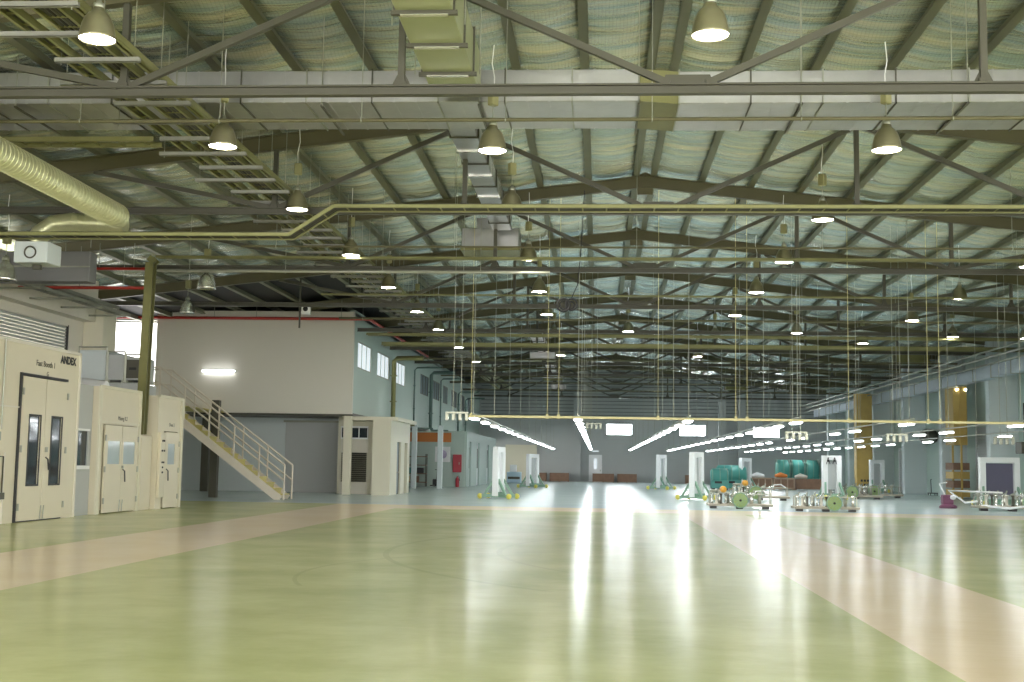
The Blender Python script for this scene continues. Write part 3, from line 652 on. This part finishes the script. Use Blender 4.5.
for nm,y0,nn,zz,lab in (('branch_duct',24.9,11,8.9,'silver lengthwise duct between the cross duct and the nearest air box'),('branch_duct',66,32,8.35,'silver lengthwise duct deep in the hall over the batten rows')):
    t = thing(nm, lab, 'duct', (-3.1 if y0<50 else -3.4,y0,zz))
    for k in range(nn): MB().bevbox(-.3,.3,k*1.25+.02,k*1.25+1.23,0,.42,.012).build('duct_section', DUCTFOIL, t)
    for k in range(nn): MB().box(-.34,.34,k*1.25-.03,k*1.25+.03,-.03,.45).build('flange', SILV if k%2 else GREYST, t)
for i,(x,y,w,lab) in enumerate(((-3.53,39.8,1.85,'olive and silver supply air box hanging nearest under the lengthwise duct'),(-3.4,75,1.5,'silver supply air box deep in the hall, second under the lengthwise duct'),(-3.4,92,1.4,'silver supply air box, third under the lengthwise duct'),(-3.4,105,1.3,'silver supply air box, last under the lengthwise duct'),(18.3,74,1.9,'grey green supply air box hanging by the crane wall'),(11.0,101,1.6,'pale supply air box hanging deep over the teal machines'))):
    t = thing('supply_air_box', lab, 'air diffuser', (x,y,8.36 if i == 0 else 7.8))
    MB().bevbox(-w/2,w/2,-.6,.6,.1,.72 if i == 0 else .5,.02).build('plenum', DUCTFOIL if i < 4 else TRAY, t)
    if i == 0: MB().bevbox(-.47,.47,-.4,.4,.72,1.1,.02).build('neck', DUCTFOIL, t)
    MB().box(-w/2-.03,w/2+.03,-.63,.63,0,.1).build('grille_frame', TRAY, t)
    for s in (-1,1): MB().tube([(s*w/2,-.5,.1),(s*w/2,-.5,1.5)],.01,5).build('hanger_rod', GALV, t)
# round spiral ducts
def spiral(name, pts, r, label):
    p0 = Vector(pts[0]); t = thing(name, label, 'duct', pts[0]); P = [Vector(p)-p0 for p in pts]
    MB().tube(P, r, 18).build('duct_tube', SPIRAL, t)
    for a,b in zip(P[:-1],P[1:]):
        L_ = (b-a).length
        if L_ < .6: continue
        n = int(L_/.16); mb = MB()
        for k in range(n):
            c = a+(b-a)*((k+.5)/n); dd = (b-a).normalized()*.012; mb.tube([c-dd,c+dd], r+.01, 18)
        mb.build('seam', SPIRAL, t)
    return t
spiral('round_duct', [(-11.5,17,7.3),(-11.5,28.4,7.25)], .29, 'yellowish round spiral duct slanting in from the shutter side of the roof')
spiral('round_duct', [(-11.6,29.15,7.2),(-13.0,29.15,7.25),(-13.4,29.15,7.2),(-13.75,29.15,6.95),(-13.85,29.15,6.75)], .24, 'short round duct elbowing down into the white box')
t = thing('fan_box', 'pale boxy fan unit under the round duct elbow', 'fan', (-13.8,29.2,6.2))
MB().bevbox(-.42,.42,-.4,.4,0,.52,.02).build('casing', WHITEW, t); MB().torus((0,-.42,.25),.14,.02,'y').build('inlet_ring', GREYST, t)
MB().box(-.1,.1,-.05,.05,-.12,0).build('bracket', GREYST, t)
t = thing('wall_hood', 'large grey sheet plenum hung on the wall behind the pale fan box', 'duct', (-16.0,33,6.35))
MB().bevbox(-1.9,1.9,0,.5,0,.85,.02).build('plenum', mat('dull_grey',(.2,.2,.21),.5,.2), t); MB().box(-1.9,1.9,-.03,0,.4,.44).build('seam', GALV, t)
for s in (-1.8,1.8): MB().tube([(s,.25,1.0),(s,.25,2.2)],.012,5).build('hanger_rod', GALV, t)
# wall side services over the shutter
for i,(x,z,w) in enumerate(((-17.0,6.62,.3),(-17.4,6.9,.25))):
    ladder('cable_ladder', [(x,20,z),(x,43.2,z)], (1,0,0), w, ('lower' if i == 0 else 'upper')+' cable ladder beside the beige shutter wall', cables=2, rung=.5, m=GALV)
for i in range(9):
    y = 24+2.3*i; t = thing('wall_bracket', 'galvanised bracket carrying the shutter wall ladders, %s in order from the camera' % ORD[i], 'bracket', (-17.2,y,6.52), 'brackets on the shutter wall')
    MB().box(-1.28,.6,-.03,.03,-.03,.03).build('arm', GALV, t)
t = thing('pale_duct_run', 'pale blue grey services duct running along the crane wall', 'duct', (19.75,48,6.2))
for k in range(22): MB().bevbox(-.25,.25,k*3+.02,k*3+2.98,0,.62,.02).build('duct_section', mat('paleblue',(.50,.56,.62),.45,.2), t)
for k in range(22): MB().box(-.28,.28,k*3-.03,k*3+.03,-.03,.65).build('flange', GALV, t)
for i,(x,z,r) in enumerate(((19.2,7.15,.07),(18.7,7.3,.05),(19.0,6.75,.04))):
    t = thing('service_pipe', 'grey service pipe above the pale crane wall duct, %s outwards' % ORD[i], 'pipe', (x,40,z)); MB().tube([(0,0,0),(0,76,0)],r,8).build('pipe', GALV, t)
    for k in range(12): MB().tube([(0,k*6+2,0),(0,k*6+2,roofz(x)-z-.1)],.01,5).build('hanger_rod', GALV, t)

# ------------------------------------------------------------------ high bay lamps
def make_highbay(glow=True, m=REFL):
    root = thing('high_bay_lamp', '', 'lamp')
    out = [(.05,.56),(.1,.54),(.12,.47),(.165,.44),(.215,.37),(.255,.27),(.282,.15),(.295,.05),(.305,0)]
    inn = [(.295,0),(.272,.15),(.245,.27),(.2,.36),(.1,.42),(0,.43)]
    MB().lathe(out+inn,24).build('reflector', m, root)
    MB().lathe([(0,.68),(.04,.68),(.05,.64),(.085,.62),(.095,.58),(.095,.52),(.0,.52)],14).build('lamp_holder', GALV, root)
    MB().lathe([(0,.03),(.284,.03),(.284,.02),(0,.02)],24).build('lens', LAMP if glow else PALEGL, root)
    MB().bevbox(-.1,.1,-.08,.08,.98,1.3,.02).build('ballast_box', mat('ballast',(.3,.29,.14),.5,.1), root)
    MB().tube([(0,0,.66),(0,0,.98)],.012,6).build('rod', GALV, root)
    MB().tube([(.02,0,1.3),(.03,0,1.6),(-.03,.02,1.9),(.0,.0,2.3)],.011,6).build('cord', WHITE, root)
    return root
lit = make_highbay(); unlit = make_highbay(False, SILV)
bays = []
bays.append((-7.06,22.25,7.33,'office side row, hanging before the silver duct'))
bays.append((-2.0,22.3,7.25,'row beside the ridge, hanging before the silver duct'))
bays.append((5.15,22.3,7.25,'row beyond the ridge, hanging before the silver duct'))
for k,y in enumerate((16.95,28.95,35.5,42.1,48.9,55.5,64,73)): bays.append((-7.3,y,7.53,'office side row'))
for k,y in enumerate((28.95,36.1,42.9,49.5,58,68)): bays.append((-2.11,y,7.53,'row beside the ridge'))
for k,y in enumerate((17.0,55.6)): bays.append((1.52 if k == 0 else 1.3,y,7.53,'ridge row'))
for k,y in enumerate((30.1,36.4,42.8,49.4,58,68)): bays.append((5.4,y,7.53,'row beyond the ridge'))
bays.append((8.8,55.7,7.53,'deep hall spot'))
for k,y in enumerate((37.0,44.0,50.6,60)): bays.append((12.6,y,7.53,'crane side row'))
bays.append((15.9,56.7,7.53,'crane wall')) ; bays.append((17.9,53,7.1,'near crane wall pipes'))
cnt = {}; first = True
for x,y,z,row in bays:
    i = cnt.get(row,0); cnt[row] = i+1
    o = lit if first else copy_tree(lit); first = False
    o.location = (x,y,z); o.rotation_euler.z = random.uniform(0,6); o.scale = (.88,.88,.88)
    o['label'] = f'glowing high bay lamp, {row}' if 'before' in row else f'glowing high bay lamp in the {row}, {ORD[i]} from the camera end'; o['group'] = 'lit high bay lamps'
for i,(x,y,z) in enumerate(((-12.6,38.6,6.96),(-16.0,46.8,7.15),(-15.6,31.2,6.1))):
    o = unlit if i == 0 else copy_tree(unlit)
    o.location = (x,y,z); o['label'] = ('unlit silver bell lamp before the dark gap above the office front','smaller unlit silver bell lamp behind the vertical tray top','unlit silver bell lamp close to the shutter wall')[i]; o['group'] = 'unlit bell lamps'

# ------------------------------------------------------------------ hanging batten rows
ROWX = [-4.0,-.65,2.85,6.25,9.7,13.1,16.5]
LZ = 2.95
def make_batten():
    r = thing('batten_light', '', 'light')
    MB().prism([(-.16,.02),(-.06,.09),(.06,.09),(.16,.02)], -.62, .62, 'y').build('reflector', WHITE, r)
    MB().box(-.1,.1,-.58,.58,-.02,.015).build('tube', TUBE, r)
    return r
bat = make_batten(); first = True
rn = ['row nearest the office block','second row from the office block','third row from the office block','middle row','third row from the crane wall','second row from the crane wall','row nearest the crane wall']
for r,x in enumerate(ROWX):
    t = thing('lighting_conduit', 'slim conduit carrying the hanging batten lights, ' + rn[r], 'conduit', (x,38.9,LZ+.16), 'conduits over the batten rows')
    MB().bar((0,0,0),(0,75.5,0),.04,.04).build('channel', GALV, t)
    for k in range(10):
        MB().tube([(0,k*8+.6,0),(0,k*8+.6,roofz(x)-LZ-.3)],.011,5).build('hanger_rod', GALV, t)
    for k in range(19):
        y = 39.9+3.95*k
        if r > 3 and k%3 == 1 and k < 9 : continue
        o = bat if first else copy_tree(bat); first = False
        o.location = (x,y,LZ); o['label'] = f'lit batten light, {ORD[k]} beyond the yellow rail in the {rn[r]}'; o['group'] = 'hanging batten lights'
t = thing('rail', 'long yellow rail hung across the hall on thin rods at batten height', 'rail', (0,38.8,3.0))
MB().bar((-4.1,0,0),(20,0,0),.07,.07).build('beam', RAILY, t)
x = -4.0; k = 0
while x < 20:
    MB().tube([(x,0,0),(x,0,roofz(x)-3.0-.1)],.009,5).build('hanger_rod', RAILY, t); MB().box(x-.04,x+.04,-.05,.05,-.05,.09).build('clamp', RAILY, t)
    x += (2.4,.35,3.1)[k%3]; k += 1
for i,(x,y,z) in enumerate(((-4.3,37.5,2.95),(6.2,39.4,2.55),(14.0,44,2.6),(9.9,42,2.6),(-.2,56,3.3),(17.5,47,2.7))):
    t = thing('socket_drop', 'hanging socket bar on twin wires below the rail, %s from the office side' % ORD[(0,2,4,3,1,5)[i]], 'socket bar', (x,y,z), 'hanging socket bars')
    MB().bar((-.35,0,.1),(.35,0,.1),.05,.05).build('bar', GALV, t)
    for s in (-.3,-.1,.1,.3): MB().bevbox(s-.05,s+.05,-.05,.05,-.14,.07,.01).build('socket', GALV, t)
    for s in (-.12,.12): MB().tube([(s,0,.12),(s,0,roofz(x)-z-.1)],.009,5).build('wire', GALV, t)
# coiled cable hanging near the ridge
t = thing('cable_coil', 'black coiled cable hanging in two loops high near the ridge', 'cable', (-1.08,36.9,6.3))
MB().torus((0,0,0),.19,.035,'y').torus((.02,.06,.01),.13,.03,'y').build('loop', BLACK, t); MB().torus((.24,.02,.02),.17,.03,'y').torus((.22,.06,0),.11,.03,'y').build('loop', BLACK, t)
MB().tube([(.22,0,.16),(.42,0,.62),(.5,0,1.5),(.6,0,3.5)],.014,6).build('lead', BLACK, t)
t = thing('speaker_box', 'small white speaker box on a stub post before the dark gap', 'speaker', (-11.6,48,6.1+.65))
MB().bevbox(-.17,.17,-.12,.12,.55,.95,.02).build('case', WHITE, t); MB().lathe([(0,0),(.1,0),(.1,.02),(0,.02)],14,(0,-.14,.75),'y').build('cone', BLACK, t); MB().bar((-.25,0,0),(-.25,0,2.0),.06,.06).bar((-.25,0,.8),(-.15,0,.8),.03,.03).build('post', GREYST, t)

# ------------------------------------------------------------------ column stands
def stand(x, y, rz, label, w=.95, h=2.05, foot=True, mark=False, panel=None):
    t = thing('column_stand', label, 'column stand', (x,y,0), 'white twin column stands', rz)
    for s in (-1,1):
        MB().bevbox(s*w/2-.13,s*w/2+.13,-.14,.14,.12,h,.015).build('upright', WHITE, t)
    MB().bevbox(-w/2-.13,w/2+.13,-.13,.13,h-.02,h+.22,.015).build('crosshead', WHITE, t)
    MB().box(-w/2+.14,w/2-.14,.02,.08,.5,h-.05).build('rear_plate', panel or GREYW, t)
    if foot:
        for s in (-1,1):
            for q in (-1,1):
                MB().bar((s*w/2,q*.1,.85),(s*(w/2+.12),q*.52,.14),.1,.1).build('strut', GREEN, t)
                lg = MB().bar((s*w/2,q*.1,.16),(s*(w/2+.15),q*.62,.12),.15,.14).build('leg', GREEN, t)
                MB().lathe([(0,-.05),(.11,-.05),(.12,0),(.11,.05),(0,.05)],14,(s*(w/2+.17),q*.68,.12),'x').build('castor', YELLOW, lg)
        MB().box(-w/2-.1,w/2+.1,-.2,.2,.08,.3).build('base_box', GREEN, t)
    if mark:
        mk = MB()
        for s in (-.22,.12):
            mk.bar((s-.1,-.15,h-.22),(s,-.15,h+.12),.02,.05,up=(0,1,0)).bar((s,-.15,h+.12),(s+.1,-.15,h-.22),.02,.05,up=(0,1,0)).lathe([(0,0),(.05,0),(.05,.02),(0,.02)],10,(s,-.17,h-.05),'y')
        mk.build('black_mark', BLACK, t)
stand(-4.35,54.6,math.radians(72),'white column stand on green legs with yellow castors in front of the store doors',w=.6)
stand(-4.3,82,math.radians(60),'white column stand on green legs further back towards the far end door',h=2.0)
stand(4.25,84,math.radians(65),'white column stand on splayed green legs standing alone on the open floor',h=2.1)
stand(4.6,58.6,math.radians(60),'white column stand with green braces beside the green wheel machines',h=2.0,w=.8)
stand(10.3,88,math.radians(50),'white column stand behind the nearer wheel machine',h=2.0)
stand(11.9,64.5,math.radians(8),'wide white column stand with black marks behind the middle wheel machine',h=2.0,w=.72,mark=True,foot=True)
stand(19.0,86.5,math.radians(10),'white column stand in front of the crane wall beside the mustard pillar',h=2.0,w=.75)
stand(18.05,57.5,math.radians(5),'widest white column stand framing a purple cabinet at the crane wall',h=1.95,w=1.55,panel=PURPLE)

# ------------------------------------------------------------------ wheel machines
def wheel_machine(x, y, label, flip=1.0, nb=7, motors=True, hose=False, sc=1.0):
    t = thing('wheel_machine', label, 'machine', (x,y,0), 'low machines with green wheels'); t.scale = (sc,sc,sc)
    MB().bevbox(-1.5,1.2,-.6,.6,.1,.2,.02).build('base_plate', mat('worn_beige',(.42,.38,.3),.5,0,.2,4), t)
    for sx in (-1.3,-.2,.9):
        MB().box(sx-.14,sx+.14,-.55,-.3,0,.1).build('foot', BLACK, t)
    w = MB().lathe([(0,-.05),(.3,-.05),(.33,-.03),(.33,.03),(.3,.05),(0,.05)],28,(flip*.42,-.72,.36),'y'); w.build('wheel', LIME, t)
    wh = MB()
    for k in range(10):
        a = k*math.pi/5; wh.bar((flip*.42+.07*math.cos(a),-.78,.36+.07*math.sin(a)),(flip*.42+.3*math.cos(a),-.78,.36+.3*math.sin(a)),.01,.03,up=(0,1,0))
    wh.torus((flip*.42,-.78,.36),.31,.02,'y').build('wheel_spoke', GREEN, t); MB().lathe([(0,-.02),(.05,-.02),(.05,.04),(0,.04)],12,(flip*.42,-.79,.36),'y').build('hub', BLACK, t)
    for k in range(nb):
        bx = -1.35 + k*.2; r = .065+.02*(k%2)
        MB().lathe([(0,0),(r,0),(r,.03),(r*.6,.05),(r*.6,.36),(r,.38),(r,.42),(0,.42)],12,(bx,-.35+.1*(k%2),.2)).build('bobbin', (SILV,BEIGE,GREYST,SILV)[k%4], t)
    for k in range(nb):
        bx = -1.3 + k*.34
        MB().lathe([(0,0),(.07,0),(.08,.2),(.05,.3),(.09,.36),(.1,.44),(0,.5)],12,(bx,.25,.2)).build('spindle', SILV if k%2 else GALV, t)
        MB().tube([(bx,.25,.5),(bx+.12,.3,.78)],.03,6).build('spindle_arm', GALV, t)
    MB().bar((-1.4,.0,.6),(1.2,.0,.6),.03,.03).bar((-1.4,.45,.6),(1.2,.45,.6),.03,.03).build('frame_bar', GALV, t)
    for sx in (-1.4,1.18):
        for sy in (0,.45): MB().bar((sx,sy,.2),(sx,sy,.6),.04,.04).build('post', GALV, t)
    if motors:
        MB().lathe([(0,-.2),(.12,-.2),(.14,-.15),(.14,.15),(.1,.2),(0,.2)],18,(-.85,-.1,.8),'y').build('motor', mat('orange_motor',(.72,.36,.05),.4), t)
        MB().bevbox(-1.05,-.65,-.1,.2,.64,.74,.01).build('motor_mount', GALV, t)
        MB().lathe([(0,0),(.2,0),(.26,.06),(.2,.12),(0,.12)],16,(-1.15,.4,.66)).build('bowl', GALV, t)
        MB().tube([(.5,.3,.55),(.6,.45,.72),(.9,.3,.75),(1.1,.1,.6)],.03,8).build('hose', WHITE, t)
    if hose:
        MB().tube([(-1.4,0,.35),(-1.9,-.1,.3),(-2.5,0,.75),(-1.2,.1,.72),(-.4,.1,.7)],.04,8).build('hose', WHITE, t)
        MB().tube([(-1.4,-.5,.2),(-.4,-.8,.12),(.9,-.8,.3),(1.8,-.6,.75)],.045,8).build('hose', WHITE, t)
    return t
wheel_machine(5.45,47.4,'low machine with a pale green wheel and orange motor, nearest the hall centre',-.45,7,True,False,.88)
wheel_machine(8.35,45.9,'low machine with a lime green wheel and pale bobbins in front of the marked stand',.25,8,False,False,.85)
wheel_machine(16.3,50.2,'low machine trailing white hoses in front of the widest column stand',1,9,False,True)
wheel_machine(7.9,60.5,'low machine with an orange motor partly hidden behind the nearest wheel machine',-1,6,True)
wheel_machine(15.6,70.5,'green machine on the teal floor before the mustard pillar',-1,7,False)
wheel_machine(13.6,66.5,'low machine standing at the foot of the marked column stand',-1,7,False)
t = thing('floor_machine', 'small maroon machine with a white hose on the open floor near the crane wall', 'machine', (14.4,52.5,0))
MB().lathe([(0,0),(.34,0),(.36,.06),(.3,.14),(.12,.18),(0,.18)],18).build('base', MAGENTA, t); MB().bevbox(-.22,.2,-.15,.3,.15,.55,.04).build('motor_case', MAGENTA, t)
MB().lathe([(0,-.1),(.1,-.07),(.12,0),(.1,.07),(0,.1)],12,(.15,-.2,.45)).build('knob', WHITE, t); MB().tube([(-.1,0,.5),(-.3,.1,1.0),(.0,.1,1.05)],.03,8).build('handle', WHITE, t)
# teal tanks, crates
def tank(x,y,label,w=1.7,h=1.15):
    t = thing('teal_machine', label, 'machine', (x,y,0), 'teal machines deep in the hall')
    MB().lathe([(0,-w/2),(h*.3,-w/2),(h*.42,-w/2+.15),(h*.42,w/2-.15),(h*.3,w/2),(0,w/2)],18,(0,0,h*.72),'x').build('drum', TEAL, t)
    MB().bevbox(-w/2,w/2,-.5,.5,.12,h*.5,.03).build('body', TEAL, t)
    for s in (-1,1): MB().box(s*w*.35-.1,s*w*.35+.1,-.45,.45,0,.12).build('skid', BLACK, t)
    for s in (-.5,0,.5): MB().torus((s,0,h*.72),h*.42,.025,'x').build('band', GREEN, t)
    MB().box(-w*.3,w*.1,-.53,-.5,.45,.6).build('vent', BLACK, t)
tank(9.3,88,'teal drum machine standing behind the nearest wheel machine',2.1,1.5); tank(8.3,86,'teal drum machine tucked behind the white column stand',1.2,1.3)
for i,x in enumerate((15.2,16.4,17.6,18.85)): tank(x,104,'teal tank beyond the timber crates, %s counted towards the crane wall' % ORD[i],1.0,2.0)
def crate(x,y,label,w=1.9,h=.75,parts=3):
    t = thing('timber_crate', label, 'crate', (x,y,0), 'timber crates at the far wall')
    MB().box(-w/2+.04,w/2-.04,-.46,.46,.1,h-.04).build('infill', WOOD, t)
    fr = MB(); LW = mat('light_timber',(.42,.30,.22),.7,0,.15,3)
    for k in range(parts+1): fr.box(-w/2+(w-.08)*k/parts,-w/2+(w-.08)*k/parts+.08,-.5,.5,0,h)
    fr.box(-w/2,w/2,-.5,-.46,h-.1,h).box(-w/2,w/2,-.5,-.46,.05,.15).build('frame', LW if parts > 2 else WOOD, t)
for i,(x,w) in enumerate(((-5.7,1.8),(-3.6,1.8),(0.5,2.0),(2.7,1.8),(8.9,1.6))): crate(x,116.5,'dark timber crate against the grey far wall, %s from the office side' % ORD[i],w,.8,2)
for i,x in enumerate((11.9,13.5)): crate(x,92,'pale framed timber crate on the teal floor, %s towards the crane wall' % ('first' if i == 0 else 'second'),1.5,.85,3)
crate(15.6,92.5,'long brown timber crate standing before the teal tanks',2.4,.8,1)
for i,(x,y,z,m) in enumerate(((11.7,91.8,.86,'white'),(13.4,92,.86,'orange'),(14.9,92.4,.81,'pale'))):
    q = MB().tube([(-.5,0,.12),(-.1,.1,.2),(.4,0,.12)],[.1,.2,.1],10); o = q.build('wrapped_bundle', {'white':WHITE,'orange':ORANGE,'pale':BEIGE}[m], label=f'{m} wrapped bundle lying on a timber crate', cat='bundle'); o.location = (x,y,z)
t = thing('blue_workbench', 'pale blue machine head near the far end door behind a column stand', 'machine', (-9.2+2.2,104,0))
MB().bevbox(-.6,.6,-.4,.4,0,.9,.03).build('body', mat('ice',(.5,.65,.75),.4), t); MB().bevbox(-.35,.2,-.3,.3,.9,1.5,.05).build('head', WHITE, t); MB().box(-.5,.5,-.43,-.4,.3,.5).build('vent', GREYST, t)
# mustard pillar and yellow rack by the crane wall
t = thing('mustard_pillar', 'tall mustard yellow box pillar with black base marks at the crane wall', 'pillar', (18.75,89.5,0))
MB().bevbox(-.55,.55,-.4,.4,0,6.9,.03).build('shaft', MUST, t); mk = MB()
for k in range(3):
    for q in range(2): mk.box(-.3+.22*k,-.16+.22*k,-.43,-.4,.4+.3*q,.55+.3*q)
mk.build('base_mark', BLACK, t); MB().box(-.57,-.42,-.42,.42,.9,6.9).build('light_strip', MUST, t)
t = thing('yellow_rack', 'tall mustard rack stacked with timber sheets beside a white pier', 'rack', (20.35,72.0,0))
for sy in (-.9,.8): MB().box(-.1,.0,sy,sy+.1,0,6.4).build('upright', MUST, t)
MB().box(-.45,.3,-.85,.8,3.0,6.3).build('panel', MUST, t)
for k in range(4):
    MB().box(-.5,.4,-.8,.75,.1+k*.5,.5+k*.5).build('sheet_stack', WOOD if k%2 else MUST, t)
for s in (-.3,.3): MB().lathe([(0,0),(.06,0),(.06,.05),(0,.05)],10,(s*.8,-.9,6.1),'y').build('lamp', LITPANE, t)
t = thing('exhaust_stack', 'dark pipe stack rising at the crane wall above the purple cabinet', 'pipe', (20.7,60.5,0))
MB().tube([(0,0,2.9),(0,0,6.1)],.14,12).build('pipe', BLACK, t); MB().tube([(-.5,-.2,2.9),(-.5,-.2,4.8)],.09,10).build('branch_pipe', BLACK, t); MB().bevbox(-.8,.4,-.5,.4,2.4,2.95,.03).build('hood', GREYST, t); MB().box(-.1,.1,-.1,.1,0,2.4).build('stand', GREYST, t)
t = thing('wall_fan_unit', 'dark green round unit fixed between the white piers of the crane wall', 'fan', (20.95,80.5,3.2))
MB().lathe([(0,-.5),(.45,-.5),(.5,-.4),(.5,.4),(.45,.5),(0,.5)],18,(0,0,.5),'y').build('drum', GREYST, t); MB().box(.0,.5,-.1,.1,.4,.6).build('bracket', GALV, t)
for i,y in enumerate((93.5,88.2,77.5)):
    t = thing('wall_conduit', 'dark conduit with a switch box on the crane wall, %s from the far wall' % ORD[i], 'conduit', (21.42,y,0)); MB().tube([(0,0,.2),(0,0,6.5)],.05,8).build('pipe', PIPEGN, t); MB().bevbox(-.1,.05,-.2,.2,1.4,1.9,.02).build('switch_box', GREYST, t)
for i,(x,y) in enumerate(((20.6,84.9),(20.8,79.2))):
    t = thing('trolley', 'small dark trolley by the crane wall, %s the fan unit' % ('beyond' if i == 0 else 'in front of'), 'trolley', (x,y,0)); MB().box(-.25,.25,-.3,.3,.12,.18).build('deck', BLACK, t); MB().tube([(0,.3,.15),(0,.4,1.0),(0,.2,1.0)],.025,6).build('handle', BLACK, t)
    for s in (-.2,.2):
        for q in (-.25,.25): MB().lathe([(0,-.02),(.06,-.02),(.06,.02),(0,.02)],10,(s,q,.06),'x').build('wheel', BLACK, t)
# exit sign light over far door
t = thing('exit_light', 'small bright sign light above the white far end door', 'sign', (-0.25,117.85,2.85)); MB().box(-.3,.3,-.06,.0,0,.1).build('case', LITPANE2, t)

# ------------------------------------------------------------------ camera (35 mm-like view down the hall, slightly rolled)
F = 1237.0; CX, CY = 512.0, 341.0; VP = (598.0, 466.0); ROLL = 0.016
dY = Vector(((VP[0]-CX)/F, -(VP[1]-CY)/F, -1)).normalized()
h = Vector((1, -ROLL, 0)); dX = (h - dY*h.dot(dY)).normalized(); dZ = dX.cross(dY)
M3 = Matrix((dX, dY, dZ))          # rows: world axes in camera coordinates -> maps camera to world
cam = bpy.data.cameras.new('camera'); cam.sensor_fit = 'HORIZONTAL'; cam.sensor_width = 36; cam.lens = F/1024*36; cam.clip_end = 400
co = bpy.data.objects.new('camera', cam); C.objects.link(co)
co.matrix_world = Matrix.Translation((0,0,1.5)) @ M3.to_4x4()
bpy.context.scene.camera = co

# ------------------------------------------------------------------ world daylight through the open near end
w = bpy.data.worlds.new('world'); bpy.context.scene.world = w; w.use_nodes = True
bg = w.node_tree.nodes['Background']; bg.inputs[0].default_value = (1.0,0.98,0.93,1); bg.inputs[1].default_value = 2.6

sc = bpy.context.scene
sc.view_settings.view_transform = 'Standard'; sc.view_settings.look = 'None'; sc.view_settings.gamma = 1; sc.view_settings.exposure = 1.66
sc.view_settings.use_curve_mapping = False
cy = sc.cycles
cy.use_denoising = True
try: cy.denoiser = 'OPENIMAGEDENOISE'
except Exception: pass
cy.max_bounces = 8; cy.diffuse_bounces = 5; cy.glossy_bounces = 5; cy.sample_clamp_indirect = 6.0; cy.use_light_tree = True
cy.caustics_reflective = False; cy.caustics_refractive = False
